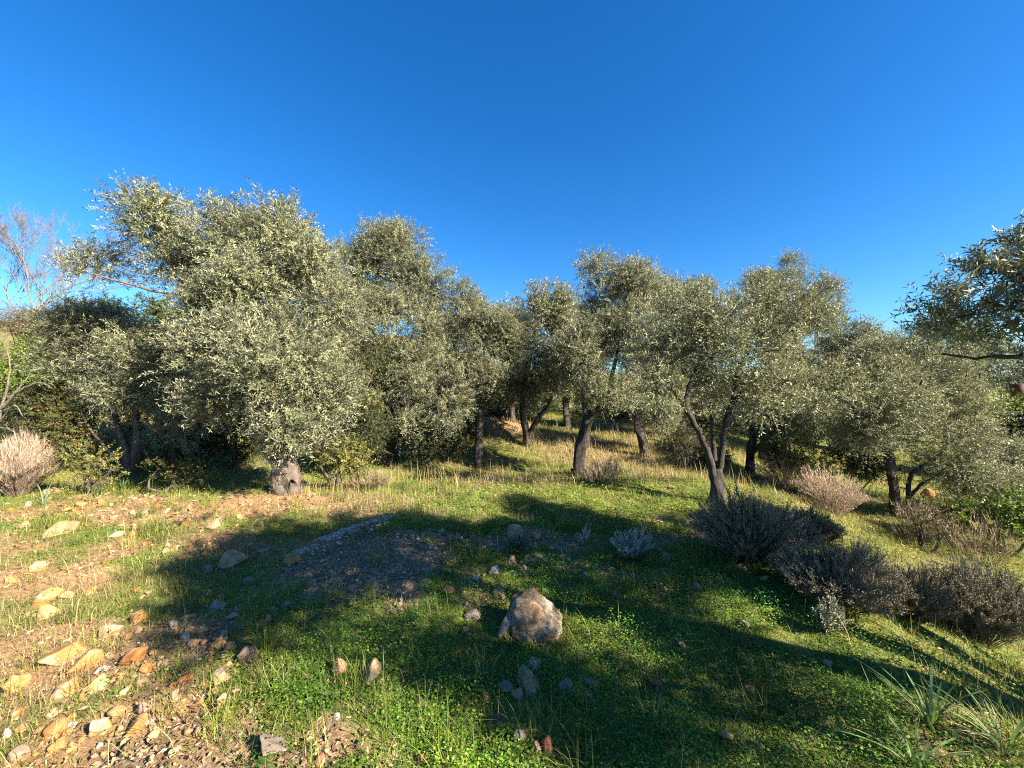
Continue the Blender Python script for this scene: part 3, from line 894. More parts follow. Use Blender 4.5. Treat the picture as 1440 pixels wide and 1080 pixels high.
def twig_bush(name, label, cat, px, py, wpx, hpx, pal, seed, n=150, tw=24, twl=0.058, leafy=None, group=None, spread=0.75, lean=(0, 0), dome=0.9):
    rng = np.random.default_rng(seed)
    g = gp(px, py)
    D = g[1]
    R, H = wpx * D / F * 0.5, hpx * D / F
    root = empty(name, g)
    tag(root, label, cat, group)
    st, tg = MB(), MB()
    a = rng.uniform(0, 2 * math.pi, n)
    q = np.sqrt(rng.random(n))
    ex = np.stack([np.cos(a) * q * R, np.sin(a) * q * R * 0.8 + R * 0.35, H * (1 - 0.55 * q ** 2 * dome) * rng.uniform(0.7, 1.05, n)], 1)
    lump = 1 + .24 * fbm(ex[:, 0] / R * 1.6 + seed, ex[:, 1] / R * 1.6, seed, 2)
    ex[:, 2] *= lump
    ex[:, 0] += lean[0]
    ex[:, 1] += lean[1]
    b0 = np.stack([np.cos(a) * q * R * (1 - spread), np.sin(a) * q * R * (1 - spread) * 0.8 + R * 0.35, np.full(n, -0.03)], 1)
    # the stems follow the ground under the bush
    gz = height(g[0] + b0[:, 0], g[1] + b0[:, 1]) - g[2]
    b0[:, 2] += gz
    ex[:, 2] += gz * 0.8
    midp = 0.5 * (b0 + ex) + np.stack([np.zeros(n), np.zeros(n), H * 0.10 * q], 1) + rng.normal(0, 0.03 * R + .01, (n, 3))
    pal = np.asarray(pal)
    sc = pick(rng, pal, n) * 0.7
    for p0, p1, w0 in ((b0, midp, 0.006), (midp, ex, 0.004)):
        d = norm(p1 - p0)
        L = np.linalg.norm(p1 - p0, axis=1) * 1.1
        spikes(st, p0, d, L, np.full(n, w0), sc, rng)
    k = np.repeat(np.arange(n), tw)
    t = rng.uniform(0.25, 1.0, len(k))
    t1 = np.clip(t * 2, 0, 1)[:, None]
    t2 = np.clip(t * 2 - 1, 0, 1)[:, None]
    pos = b0[k] * (1 - t1) + midp[k] * t1 + (ex[k] - midp[k]) * t2
    sd_ = norm(ex - b0)[k]
    d = norm(sd_ * 1.2 + norm(rng.normal(0, 1, (len(k), 3))) * 0.6 + np.array([0, 0, .35]))
    L = twl * rng.uniform(0.4, 1.3, len(k))
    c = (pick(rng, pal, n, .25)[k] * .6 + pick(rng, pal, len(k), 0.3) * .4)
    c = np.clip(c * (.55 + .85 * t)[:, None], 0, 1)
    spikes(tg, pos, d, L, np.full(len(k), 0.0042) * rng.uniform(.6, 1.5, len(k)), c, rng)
    if leafy is not None:
        m = len(k)
        u = rng.uniform(0.2, 1.0, (m, 3))
        for q_ in range(3):
            bp = pos + d * (L * u[:, q_])[:, None]
            ld = norm(d + rng.normal(0, 0.8, (m, 3)))
            leaves(tg, bp, ld, norm(rng.normal(0, 1, (m, 3))), np.full(m, leafy[0]) * rng.uniform(.7, 1.2, m), np.full(m, leafy[1]), pick(rng, pal, m, .3))
    st.build('stem', M_TWIG, root)
    tg.build('twigs', M_TWIG, root)
    return root


PINK = [[.34, .22, .17], [.28, .18, .14], [.38, .28, .21], [.22, .15, .11]]
LAV = [[.15, .12, .095], [.20, .16, .125], [.14, .14, .075], [.18, .18, .10], [.23, .185, .145], [.08, .062, .042]]
GREYG = [[.20, .21, .14], [.25, .24, .17], [.16, .17, .10]]
SILV = [[.34, .33, .27], [.27, .28, .21], [.40, .37, .30]]
DRYP = [[.25, .18, .13], [.29, .22, .16], [.19, .14, .10], [.32, .255, .185]]
HG = 'clumps of grey heather on the edge of the bank'
twig_bush('heather_bush', 'pinkish dry heather bush nearest the stout forked trunk', 'shrub', 1125, 702, 118, 62, PINK, 301, 240, 40, leafy=(.012, .006))
twig_bush('heather_bush', 'pale pinkish dry heather bush on the sunny brow left of the slope tree', 'shrub', 1182, 732, 104, 70, [[.42, .31, .24], [.36, .26, .2], [.46, .38, .29]], 302, 240, 40, leafy=(.012, .006))
twig_bush('heather_bush', 'big dark grey heather bush in the shade below the stout forked trunk', 'shrub', 1078, 800, 180, 92, LAV, 303, 420, 40, leafy=(.014, .0045))
twig_bush('heather_bush', 'grey heather bush behind the big one with its top in light', 'shrub', 1150, 770, 90, 44, LAV, 304, 220, 36, leafy=(.014, .0045))
twig_bush('heather_bush', 'lavender grey heather bush nearest the sunlit strip of the bank', 'shrub', 1205, 868, 176, 80, LAV, 305, 420, 40, leafy=(.014, .0045))
twig_bush('heather_bush', 'brown shaded heather bush on the right of the lavender grey one', 'shrub', 1300, 880, 120, 58, [[.13, .10, .065], [.11, .105, .055], [.17, .14, .09]], 306, 300, 36)
twig_bush('heather_bush', 'dark heather bush cut by the right edge of the picture', 'shrub', 1400, 920, 175, 112, LAV, 307, 420, 40, leafy=(.014, .0045))
twig_bush('shrublet', 'small silvery shrub alone in the shaded grass', 'shrub', 892, 790, 62, 40, SILV, 308, 80, 26, twl=.05, leafy=(.014, .006), spread=.9)
twig_bush('shrublet', 'small dark tuft shrub on the stony hump by the pale stones', 'shrub', 728, 782, 46, 32, [[.09, .10, .07], [.12, .12, .09]], 309, 80, 24, twl=.05, spread=.9)
twig_bush('shrublet', 'small grey green shrub at the foot of the lavender grey heather', 'shrub', 1172, 895, 38, 44, GREYG, 310, 40, 24, twl=.045, leafy=(.016, .007), spread=.9)
twig_bush('shrublet', 'tiny pale twiggy shrub left of the silvery one', 'shrub', 820, 768, 24, 26, SILV, 311, 30, 16, twl=.04, spread=.9)
twig_bush('dry_bush', 'feathery pinkish grey dry bush at the left edge', 'shrub', 4, 704, 92, 84, DRYP, 312, 620, 34, twl=.14, spread=.9, lean=(.05, 0))
twig_bush('dry_bush', 'pale dry brush at the foot of the dry stalks beside the leaning trunk', 'shrub', 850, 684, 60, 34, DRYP, 313, 120, 16, twl=.12, spread=.6)
twig_bush('dry_bush', 'low dry brown brush beside the yellowish green shrub', 'shrub', 515, 690, 70, 26, [[.22, .17, .10], [.16, .13, .07]], 314, 120, 18, twl=.1, spread=.6)
twig_bush('dry_bush', 'tangled brown twigs at the foot of the slope tree', 'shrub', 1300, 770, 90, 66, [[.20, .15, .10], [.28, .22, .15]], 315, 90, 14, twl=.12, spread=.8)
twig_bush('dry_bush', 'upright brown dry stems at the right edge above the dark heather', 'shrub', 1400, 800, 90, 66, [[.24, .17, .12], [.32, .25, .17]], 316, 90, 12, twl=.12, spread=.7)

STRAP = [[.11, .19, .05], [.15, .23, .07], [.08, .14, .04], [.20, .27, .11]]
PALES = [[.24, .29, .20], [.19, .25, .16]]


def strap_plant(label, px, py, hpx, seed, n=16, pal=STRAP, wid=0.0125, group='strap leaved plants'):
    rng = np.random.default_rng(seed)
    g = gp(px, py)
    H = .68 * hpx * g[1] / F
    root = empty('strap_leaved_plant', g)
    tag(root, label, 'plant', group)
    gr, dr = MB(), MB()
    az = np.arange(n) * 2.4 + rng.uniform(-.4, .4, n)
    ln = rng.uniform(.15, 1.2, n)
    L = H * rng.uniform(.85, 1.35, n)
    b = np.stack([np.cos(az) * .015, np.sin(az) * .015, np.full(n, -.02)], 1)
    blades(gr, b, L, np.full(n, wid) * rng.uniform(.7, 1.2, n), ln, az, pick(rng, pal, n, .2), 7)
    k = 5
    az = rng.uniform(0, 6.28, k)
    blades(dr, np.stack([np.cos(az) * .02, np.sin(az) * .02, np.full(k, -.01)], 1), H * rng.uniform(.5, .8, k), np.full(k, wid * .6), rng.uniform(1.0, 1.4, k), az, pick(rng, [[.36, .28, .16]], k), 5)
    gr.build('leaf_rosette', M_GREEN, root)
    dr.build('withered_leaf', M_GREEN, root)
    return root


strap_plant('large strap leaved plant in the middle of the sunlit bank', 1308, 1022, 100, 401, 18)
strap_plant('strap leaved plant at the bottom of the bank, half in shade', 1290, 1085, 90, 402, 20)
strap_plant('strap leaved plant nearest the bottom right corner', 1412, 1055, 105, 403, 16)
strap_plant('grey green strap plant growing through the big dark heather', 1103, 802, 52, 404, 9, PALES)
strap_plant('dark green strap plant on the brow below the tangled brown twigs', 1320, 772, 50, 405, 22)
strap_plant('strap leaved plant at the foot of the feathery dry bush', 62, 712, 55, 406, 10, [[.16, .21, .13], [.12, .18, .10]])
strap_plant('small strap plant below the yellow leaved sprawling shrub', 172, 690, 32, 407, 16)
strap_plant('strap plant with drooping leaves at the right edge above the dark heather', 1400, 815, 50, 408, 12)
strap_plant('pale strap plant beside the mottled trunk on the slope', 1272, 742, 34, 409, 12, PALES)
strap_plant('pale strap plant right of the tangled brown twigs', 1350, 768, 34, 410, 10, PALES)
strap_plant('thin strap plant at the edge of the lavender grey heather', 1275, 905, 50, 411, 7)
strap_plant('small strap plant in the turf near the centre bottom', 908, 1008, 34, 412, 6)
strap_plant('pale strap plant at the back of the pinkish heather', 1095, 705, 26, 413, 10, PALES)

# ------------------------------------------------------------------ bare tree, dead branches, sticks
def bare_tree(name, label, px, D, top_px, spread_px, seed, colr, r0=.12, levels=5, cat='tree', group=None):
    rng = np.random.default_rng(seed)
    b = np.array(at(px, D))
    H = (CAM_H - (top_px - 540) / F * D) - b[2]
    root = empty(name, b)
    tag(root, label, cat, group)
    mb, tw = MB(), MB()

    def grow(p, d, L, r, lev):
        n = 5
        pts = [p]
        for _ in range(n):
            d = norm(d + rng.normal(0, .13, 3) + np.array([0, 0, .05]))
            pts.append(pts[-1] + d * L / n)
        tube(mb if lev < 2 else tw, pts, np.linspace(r, r * .6, n + 1), 9 if lev == 0 else 5 if lev < 3 else 3, colr * rng.uniform(.8, 1.15))
        if lev >= levels:
            return
        k = 5 if lev else 6
        for j in range(k):
            t = 0.35 + 0.65 * (j + 1) / k if lev else 0.45 + .55 * (j + 1) / k
            q = pts[min(n, int(round(t * n)))]
            ax = norm(rng.normal(0, 1, 3))
            dd = norm(d + norm(np.cross(d, ax)) * rng.uniform(.45, .95) * spread_px)
            grow(q, dd, L * rng.uniform(.5, .72), max(r * .5, .0038), lev + 1)
    grow(b - np.array([0, 0, .1]), np.array([0.03, 0, 1.0]), H * .5, r0, 0)
    mb.build('trunk', M_BARK, root, b, smooth=True)
    tw.build('twigs', M_BARK, root, b)


bare_tree('bare_tree', 'tall leafless tree with pinkish grey twigs on the left skyline', 40, 14.0, 278, .62, 501, np.array([.20, .175, .165]), r0=.06)
bare_tree('bare_tree', 'lower leafless tree in front of the sky beside the tall leafless one', 112, 15, 392, .8, 502, np.array([.20, .165, .15]), r0=.04, levels=4)

def dead_branch(name, label, cat, paths, seed, colr, group=None):
    rng = np.random.default_rng(seed)
    mb = MB()
    o = np.array(paths[0][0][:3])
    for pth in paths:
        p, r = smooth_path([q[:3] for q in pth], [q[3] for q in pth], 5)
        p = p + rng.normal(0, .004, p.shape)
        tube(mb, p, r, 7, colr, .15, rng)
    ob = mb.build(name, M_BARK, None, o, smooth=True)
    tag(ob, label, cat, group)
    return ob


def pr(px, py, D, r):
    return (*P(px, py, D), r)


gz0 = gp(8, 640)
dead_branch('dead_branch', 'bleached dead branches sticking out at the left edge above the dry bush', 'branch',
    [[(*(np.array(at(-28, 6.25)) - [0, 0, .05]), .03), pr(-20, 640, 6.2, .022), pr(2, 575, 6.15, .018), pr(14, 520, 6.1, .010), pr(10, 490, 6.1, .006)],
     [pr(2, 575, 6.15, .02), pr(30, 548, 6.05, .014), pr(55, 538, 6.0, .008), pr(72, 545, 6.0, .004)],
     [pr(14, 560, 6.1, .014), pr(36, 535, 6.1, .008), pr(48, 515, 6.1, .004)],
     [pr(2, 590, 6.15, .014), pr(20, 570, 6.0, .009), pr(32, 585, 5.95, .004)],
     [pr(-10, 600, 6.2, .014), pr(16, 605, 6.0, .008), pr(30, 622, 5.9, .004)]], 511, np.array([.27, .225, .185]))


def stick(label, px0, py0, px1, py1, r, seed, colr, lift=.02, group='sticks lying about'):
    a, b = gp(px0, py0), gp(px1, py1)
    m = (a + b) / 2
    m[2] = float(height(m[0], m[1]))
    dz = np.array([0, 0, lift])
    return dead_branch('stick', label, 'stick', [[(*(a + dz), r), (*(m + dz * 1.4), r * .85), (*(b + dz), r * .5)]], seed, np.array(colr), group)


stick('long pale stick slanting down the bank at the right edge', 1310, 795, 1438, 852, .009, 521, (.40, .34, .28), .06)
stick('short pale twig among the brown shaded heather', 1298, 832, 1325, 865, .006, 522, (.42, .36, .28), .08)
stick('brown stick on the ground left of the stout forked trunk', 955, 658, 1000, 668, .018, 523, (.30, .23, .17), .05)
stick('dark thin stick at the bottom left among dry leaves', 163, 1078, 186, 1035, .008, 524, (.07, .05, .045), .01)
stick('thin brown stick along the back edge of the gravel heap', 432, 772, 458, 766, .012, 525, (.28, .2, .11), .03)

# ------------------------------------------------------------------ stones
ICO = {}


def ico(sub):
    if sub not in ICO:
        import bmesh
        bm = bmesh.new()
        bmesh.ops.create_icosphere(bm, subdivisions=sub, radius=1)
        bm.verts.ensure_lookup_table()
        ICO[sub] = (np.array([v.co[:] for v in bm.verts]), np.array([[v.index for v in f.verts] for f in bm.faces]))
        bm.free()
    return ICO[sub]


def rock_mesh(rng, sub, cuts=11, soft=34.0, rough=.035):
    v, f = ico(sub)
    u = norm(v)
    n = norm(rng.normal(0, 1, (cuts, 3)))
    dist = rng.uniform(.5, 1.0, cuts)
    dot = u @ n.T
    r = np.where(dot > .05, dist[None] / np.maximum(dot, .05), 9.0)
    r = np.minimum(r, 1.35)
    r = -np.log(np.exp(-soft * r).sum(1)) / soft
    k = rng.normal(0, 1, (6, 3)) * 3.2
    ph = rng.uniform(0, 6.28, 6)
    nz = sum(np.sin(u @ k[i] * (1 + .8 * i) + ph[i]) / (1 + .7 * i) for i in range(6))
    return u * (r * (1 + rough * nz))[:, None], f


OCH, PALE, WHT, RED, GRY, PNK = (.40, .20, .062), (.37, .25, .13), (.46, .44, .39), (.30, .12, .06), (.24, .205, .17), (.35, .225, .15)
DEEP, YEL, BRN = (.40, .165, .036), (.40, .235, .078), (.25, .165, .10)
NST = [0]


def rock(name, label, px, py, w, h, colr, cat='stone', group=None, sub=4, sink=.22, flat=None, tilt=.28, cuts=13, seed=None, rough=.035, mat=None, rot=None, scale=1.0):
    w, h = w * scale, h * scale
    NST[0] += 1
    rng = np.random.default_rng(seed if seed is not None else 3000 + NST[0])
    g = gp(px, py)
    D = g[1]
    a = 1.12 * w * D / F / 2 / (1 + 0.75 * abs(g[0]) / D)
    hz = max(h * D / F * 0.62, a * .5) if flat is None else flat
    v, f = rock_mesh(rng, sub, cuts, rough=rough)
    v = v / np.abs(v).max(0) * np.array([a * .88, a * rng.uniform(.85, 1.2), hz * .7])
    rx, ry = rng.normal(0, tilt, 2)
    rz = rng.normal(0, .5) if rot is None else rot
    from mathutils import Euler
    R = np.array(Euler((rx, ry, rz)).to_matrix())
    v = v @ R.T
    v[:, 2] -= v[:, 2].min() + sink * (v[:, 2].max() - v[:, 2].min())
    c = np.array([g[0], g[1] + a * .9, 0])
    c[2] = float(height(c[0], c[1]))
    mb = MB()
    mb.add(v + c, f, np.array(colr))
    o = mb.build(name, mat or M_STONE, None, c, smooth=True)
    k = rng.uniform(.85, 1.12)
    o.color = (colr[0] * k, colr[1] * k, colr[2] * k, 1)
    tag(o, label, cat, group)
    return o


SL = 'ochre and buff stones in the grass on the left'
for px, py, w, h, c, lab in [
    (62, 757, 58, 22, PALE, 'broad flat buff stone, largest in the back left grass'),
    (24, 744, 24, 16, PALE, 'small buff stone just left of the broad flat one'),
    (42, 806, 36, 22, PALE, 'half buried buff stone with an ochre side, alone in left grass'),
    (6, 822, 24, 14, OCH, 'low ochre stone at the left edge below the half buried buff one'),
    (52, 852, 46, 32, YEL, 'pale yellow block, upper of two leaning together at the left'),
    (52, 874, 44, 26, YEL, 'pale yellow block, lower of two leaning together at the left'),
    (82, 845, 24, 18, PALE, 'small buff stone right of the two pale yellow blocks'),
    (118, 838, 24, 14, OCH, 'ochre stone in grass further right of the pale yellow blocks'),
    (188, 834, 14, 9, DEEP, 'tiny bright orange stone alone in green grass'),
    (185, 878, 36, 22, OCH, 'ochre stone with a dark gap on its left, at the shade edge'),
    (143, 902, 48, 26, PNK, 'smooth pinkish buff slab in the green grass'),
    (62, 942, 78, 30, OCH, 'long crumbly earth coloured rock sunk in the left grass'),
    (105, 952, 58, 28, OCH, 'long ochre slab just behind the white stone'),
    (178, 940, 44, 30, DEEP, 'orange wedge shaped stone right of the long ochre slab'),
    (137, 950, 24, 13, WHT, 'white stone beside the long ochre slab'),
    (72, 986, 50, 26, DEEP, 'deep orange slab touching a buff slab at the lower left'),
    (118, 985, 48, 32, YEL, 'buff slab touching the deep orange slab'),
    (4, 980, 34, 36, OCH, 'large ochre stone cut by the left edge'),
    (12, 1016, 30, 20, DEEP, 'deep orange stone cut by the left edge below the large ochre one'),
    (60, 1048, 52, 28, OCH, 'long reddish ochre slab near the bottom left corner'),
    (128, 1042, 38, 34, YEL, 'yellow upright stone with a dark hole behind it'),
    (180, 1040, 38, 26, OCH, 'ochre stone with a dark gap on its upper left, near bottom'),
    (73, 1064, 28, 22, YEL, 'small yellow stone below the long reddish slab'),
    (98, 1026, 14, 12, WHT, 'small white stone above the yellow upright stone'),
    (4, 1040, 18, 16, WHT, 'whitish stone on the left edge near the bottom'),
    (192, 1012, 30, 22, PNK, 'pinkish broken stone among dry leaves'),
    (146, 928, 14, 10, PALE, 'little buff stone between the pinkish slab and orange wedge'),
    (162, 960, 20, 16, OCH, 'little ochre stone right of the white one'),
    (196, 968, 20, 14, PALE, 'little buff stone below the orange wedge'),
    (170, 897, 14, 9, PALE, 'little buff stone touching the right of the pinkish slab'),
    (300, 968, 32, 24, PALE, 'rounded cream stone at the lower edge of the shade'),
    (294, 982, 22, 13, YEL, 'small buff stone directly below the rounded cream one'),
    (275, 995, 18, 13, OCH, 'small ochre stone left of the fan of buff stones'),
    (303, 1000, 26, 16, YEL, 'pale ochre stone, lowest of the cream stone cluster'),
    (343, 938, 36, 30, BRN, 'speckled brown stone standing in the shade'),
    (316, 918, 20, 14, YEL, 'small sunlit yellowish stone beside two brown ones in shade'),
    (299, 914, 22, 18, BRN, 'brown stone left of the small sunlit yellowish stone'),
    (311, 898, 12, 11, BRN, 'tiny round brown stone above the small sunlit yellowish stone'),
    (254, 906, 18, 22, GRY, 'upright grey stone in the shade'),
    (231, 898, 14, 12, BRN, 'small brown stone left of the upright grey stone'),
    (240, 886, 18, 12, BRN, 'small brown stone above the upright grey stone'),
    (258, 874, 22, 13, PALE, 'buff stone at the top of the shaded stone group'),
    (291, 840, 14, 14, PALE, 'small round buff stone in short grass above the shade'),
    (300, 860, 30, 18, GRY, 'grey brown stone below the small round buff one'),
    (314, 800, 48, 24, PALE, 'broad buff stone in the shaded grass, brighter on its right'),
    (286, 808, 24, 11, GRY, 'low grey stone left below the broad buff stone'),
    (345, 824, 22, 12, GRY, 'grey stone right below the broad buff stone'),
    (405, 798, 32, 16, YEL, 'olive ochre stone at the lower end of the gravel crest'),
    (294, 744, 22, 16, PALE, 'pale stone with a dark hole at its left, far left ground'),
    (254, 742, 24, 16, YEL, 'yellow stone near the tuft of green grass'),
    (332, 730, 16, 9, YEL, 'small yellow stone on the bare earth towards the thick trunk'),
    (366, 779, 20, 8, BRN, 'low brown stone half hidden by shaded grass'),
    (240, 775, 20, 9, YEL, 'flat yellowish stone at the back tip of the shade'),
    (442, 756, 14, 9, OCH, 'small ochre stone behind the gravel crest'),
    (155, 757, 22, 10, PALE, 'pale stone left of an orange one, middle left grass'),
    (182, 755, 20, 10, OCH, 'orange stone right of a pale one, middle left grass'),
    (136, 710, 16, 10, DEEP, 'bright orange stone on bare earth below the yellow leaved shrub'),
    (216, 716, 14, 12, DEEP, 'bright orange stone on bare earth below the low dusty shrub'),
    (232, 722, 14, 9, PALE, 'small pale stone right of a bright orange one'),
    (184, 724, 14, 7, PALE, 'small pale slab on the bare orange earth'),
    (156, 732, 14, 9, PALE, 'small pale stone below the bare orange earth'),
    (86, 721, 18, 9, OCH, 'ochre stone right of the strap plant at the dry bush'),
    (62, 695, 38, 10, PNK, 'flat pinkish slab between the dry bush and yellow shrub'),
    (6, 722, 16, 10, DEEP, 'orange stone at the left edge under the dry bush'),
    (398, 857, 20, 10, WHT, 'whitish stone on the left part of the gravel'),
    (382, 864, 16, 11, PNK, 'pink stone touching the whitish one on the gravel'),
    (374, 876, 10, 13, PALE, 'small upright buff stone below the pink one'),
]:
    rock('stone', lab, px, py, w, h, c, group=SL, scale=1.2, sink=.33, tilt=.16)

# the boulder in the middle of the clearing, tall at its left shoulder and sloping to the right
def boulder():
    rng = np.random.default_rng(78)
    g = gp(757, 914)
    k = g[1] / F
    v, f = ico(5)
    u = norm(v)
    # flat faces: (direction, distance in photo pixels from the middle); x right, y away, z up
    faces = [((-1, -.12, .06), 35), ((.77, -.12, .60), 21), ((1, -.1, -.15), 36), ((-.1, -.25, 1), 36), ((.22, -.93, .30), 26),
             ((-.5, -.85, .12), 31), ((.1, -.75, -.3), 33), ((.1, 1, .2), 32), ((0, 0, -1), 40), ((-.62, .1, .8), 41), ((.62, -.78, .1), 34)]
    nn = norm(np.array([q[0] for q in faces], float))
    dd = np.array([q[1] for q in faces], float)
    dot = u @ nn.T
    r = np.where(dot > .04, dd / np.maximum(dot, .04), 200.)
    r = np.minimum(r, 62.)
    soft = .42
    r = -np.log(np.exp(-soft * (r - 30)).sum(1)) / soft + 30
    p = u * r[:, None]
    nz = np.zeros(len(p))
    for sc_, am in ((.07, 1.6), (.15, 1.0), (.33, .6), (.7, .35)):
        kk = rng.normal(0, 1, (6, 3)) * sc_
        ph = rng.uniform(0, 6.28, 6)
        nz += am * sum(np.sin(p @ kk[i] + ph[i] + 1.3 * np.sin(p @ kk[(i + 1) % 6])) for i in range(6)) / 2.2
    p = p + u * nz[:, None]
    v = p * k * np.array([1.1, .9, .82])
    c = np.array([g[0], g[1] + 33 * k, g[2]])
    v[:, 2] -= v[:, 2].min() + .05
    mb = MB()
    mb.add(v + c, f, np.array(PALE))
    o = mb.build('boulder', M_BOULDER, None, c, smooth=True)
    o.color = (.47, .38, .27, 1)
    tag(o, 'large pale weathered boulder with rusty patches standing in the grass', 'boulder')


boulder()
SC = 'stones in the shaded turf of the clearing'
for px, py, w, h, c, lab in [
    (710, 900, 26, 52, (.10, .07, .06), 'dark broken rock leaning against the left of the big boulder'),
    (703, 846, 22, 20, BRN, 'brown stone with a lit edge behind the dark broken rock'),
    (473, 955, 30, 34, PNK, 'pinkish grey slab, left of a pair standing in bright turf'),
    (516, 962, 36, 32, (.42, .30, .16), 'ochre wedge with a grey top, right of a pair in bright turf'),
    (566, 953, 16, 12, RED, 'small red brown stone right of the ochre wedge'),
    (533, 964, 10, 9, PALE, 'tiny buff stone touching the ochre wedge'),
    (753, 948, 22, 26, GRY, 'grey stone directly below the big boulder'),
    (743, 978, 40, 32, PALE, 'buff white stone, largest of the group below the boulder'),
    (730, 990, 22, 16, PNK, 'pink brown stone under the buff white one'),
    (710, 982, 22, 20, GRY, 'pale grey stone left of the buff white one'),
    (683, 990, 20, 14, YEL, 'low buff stone, leftmost of the group below the boulder'),
    (797, 980, 30, 22, GRY, 'purplish grey stone apart to the right of the boulder group'),
    (832, 972, 20, 11, PNK, 'low pink stone right of the purplish grey one'),
    (772, 1062, 20, 26, RED, 'orange red stone at the bottom of the picture'),
    (755, 1064, 18, 18, PNK, 'pink stone touching the orange red one'),
    (733, 1056, 24, 20, GRY, 'grey stone left of the pink one at the bottom'),
    (592, 1080, 22, 14, RED, 'red stone cut by the bottom edge'),
    (448, 1078, 18, 14, RED, 'reddish stone at the bottom near the left turf'),
    (365, 1078, 66, 16, GRY, 'long grey slab along the bottom edge'),
    (472, 1015, 14, 11, WHT, 'white stone in the bright turf below the pinkish grey slab'),
    (719, 796, 14, 18, PNK, 'pale pink upright stone below the stony hump'),
    (726, 760, 26, 12, PALE, 'pale flat stone on the stony hump'),
    (754, 764, 20, 16, OCH, 'sunlit ochre stone on the right of the stony hump'),
    (695, 810, 18, 11, WHT, 'white grey stone in shaded turf left of the boulder axis'),
    (667, 818, 12, 8, WHT, 'bluish white pebble left of the white grey stone'),
    (630, 838, 22, 15, OCH, 'ochre stone beside a short stub left of the boulder'),
    (492, 854, 16, 11, PALE, 'buff stone on the lit lower edge of the gravel'),
    (560, 855, 10, 8, PALE, 'small buff stone in turf right of the gravel'),
    (666, 877, 24, 7, GRY, 'thin flat grey stone left of the boulder'),
    (652, 894, 14, 9, BRN, 'small brown stone left of the dark broken rock'),
    (937, 835, 14, 12, YEL, 'sunlit buff stone in the open turf right of the boulder'),
    (986, 834, 18, 16, GRY, 'rounded grey stone in the turf before the big heather'),
    (1052, 888, 18, 17, PNK, 'pinkish upright stone in turf below the big heather'),
    (1087, 850, 28, 10, GRY, 'low grey slab beside the big dark heather'),
    (865, 842, 12, 14, RED, 'dark red stone in the turf right of the boulder'),
    (752, 834, 12, 10, RED, 'dark red stone just behind the boulder'),
    (1046, 806, 18, 16, OCH, 'tilted ochre stone at the foot of the big dark heather'),
    (1080, 820, 24, 8, YEL, 'flat sunlit stone right of the tilted ochre one'),
    (930, 974, 28, 11, RED, 'low red brown stone in the turf, lower right of the boulder'),
    (1060, 978, 24, 13, OCH, 'ochre stone at the edge of the bright turf patch'),
    (1028, 1052, 36, 16, YEL, 'flat straw coloured stone near the bottom right'),
    (962, 912, 18, 9, PNK, 'low pinkish stone in turf right of the boulder'),
    (1056, 938, 20, 12, PNK, 'pale pink stone in the bright turf patch'),
    (858, 790, 16, 12, OCH, 'ochre stone at the foot of the silvery shrub'),
    (938, 790, 22, 16, BRN, 'dark brown stone right of the silvery shrub'),
    (930, 778, 14, 9, PALE, 'pale stone right behind the silvery shrub'),
    (1170, 945, 26, 12, PNK, 'pinkish stone at the top of the sunlit bank strip'),
    (1258, 872, 14, 10, PALE, 'little pale stone below the lavender grey heather'),
    (420, 684, 10, 6, PALE, 'cream pebble at the foot of the thick pale trunk'),
    (812, 640, 22, 8, PALE, 'pale flat stone in the sunny grass behind the leaning trunk'),
    (602, 643, 24, 18, DEEP, 'rusty orange stone in the dark gap below the second tree'),
    (946, 690, 16, 9, PALE, 'pale stone in the sunny grass left of the stout trunk'),
    (1078, 685, 20, 9, PNK, 'pink slab between the stout trunk and the heather'),
]:
    rock('stone', lab, px, py, w, h, c, group=SC, sink=.2)

PG = 'small pale stones scattered in the shaded turf'
rngp = np.random.default_rng(55)
for k in range(70):
    px, py = (rngp.normal(745, 85), rngp.normal(805, 26)) if k < 45 else (rngp.normal(960, 70), rngp.normal(800, 40))
    if 690 < px < 800 and py > 838:
        py -= 60
    rock('pebble', 'small pale stone among others scattered in the shaded turf', px, py, rngp.uniform(5, 10), rngp.uniform(4, 6), [WHT, PALE, GRY][k % 3], cat='stone', group=PG, sub=3)

SO = 'small ochre stones scattered on the stony ground at the left'
rngp = np.random.default_rng(66)
for k in range(190):
    if k < 140:
        px, py = rngp.uniform(0, 330), 1078 - 300 * rngp.random() ** 1.15
    else:
        px, py = rngp.uniform(0, 390), rngp.uniform(700, 775)
    sz = np.exp(rngp.normal(0, .35)) * (15 if py > 860 else 9)
    rock('small_stone', 'small ochre or buff stone among many on the stony ground at the left', px, py, sz, sz * .6, [OCH, PALE, DEEP, YEL, PNK][k % 5], cat='stone', group=SO, sub=3)

# the orange rock and sawn planks on the lower slope
rock('rock', 'orange rock beside sawn planks under the slope tree', 1316, 706, 34, 26, DEEP, 'rock', seed=91)


def plank(label, px0, py0, px1, py1, D0_, D1_, seed, colr):
    a, b = P(px0, py0, D0_), P(px1, py1, D1_)
    d = norm((b - a)[None])[0]
    s_ = norm(np.cross(d, [0, 0, 1.0])[None])[0]
    u = np.cross(s_, d)
    mb = MB()
    hw, hh = .045, .018
    vs = [p + s_ * i * hw + u * j * hh for p in (a, b) for i, j in ((-1, -1), (1, -1), (1, 1), (-1, 1))]
    mb.add(vs, [[0, 1, 2, 3], [7, 6, 5, 4], [0, 4, 5, 1], [1, 5, 6, 2], [2, 6, 7, 3], [3, 7, 4, 0]], np.array(colr))
    o = mb.build('plank', M_PLAIN, None, a)
    bv = o.modifiers.new('bevel', 'BEVEL')
    bv.width = .006
    tag(o, label, 'plank')


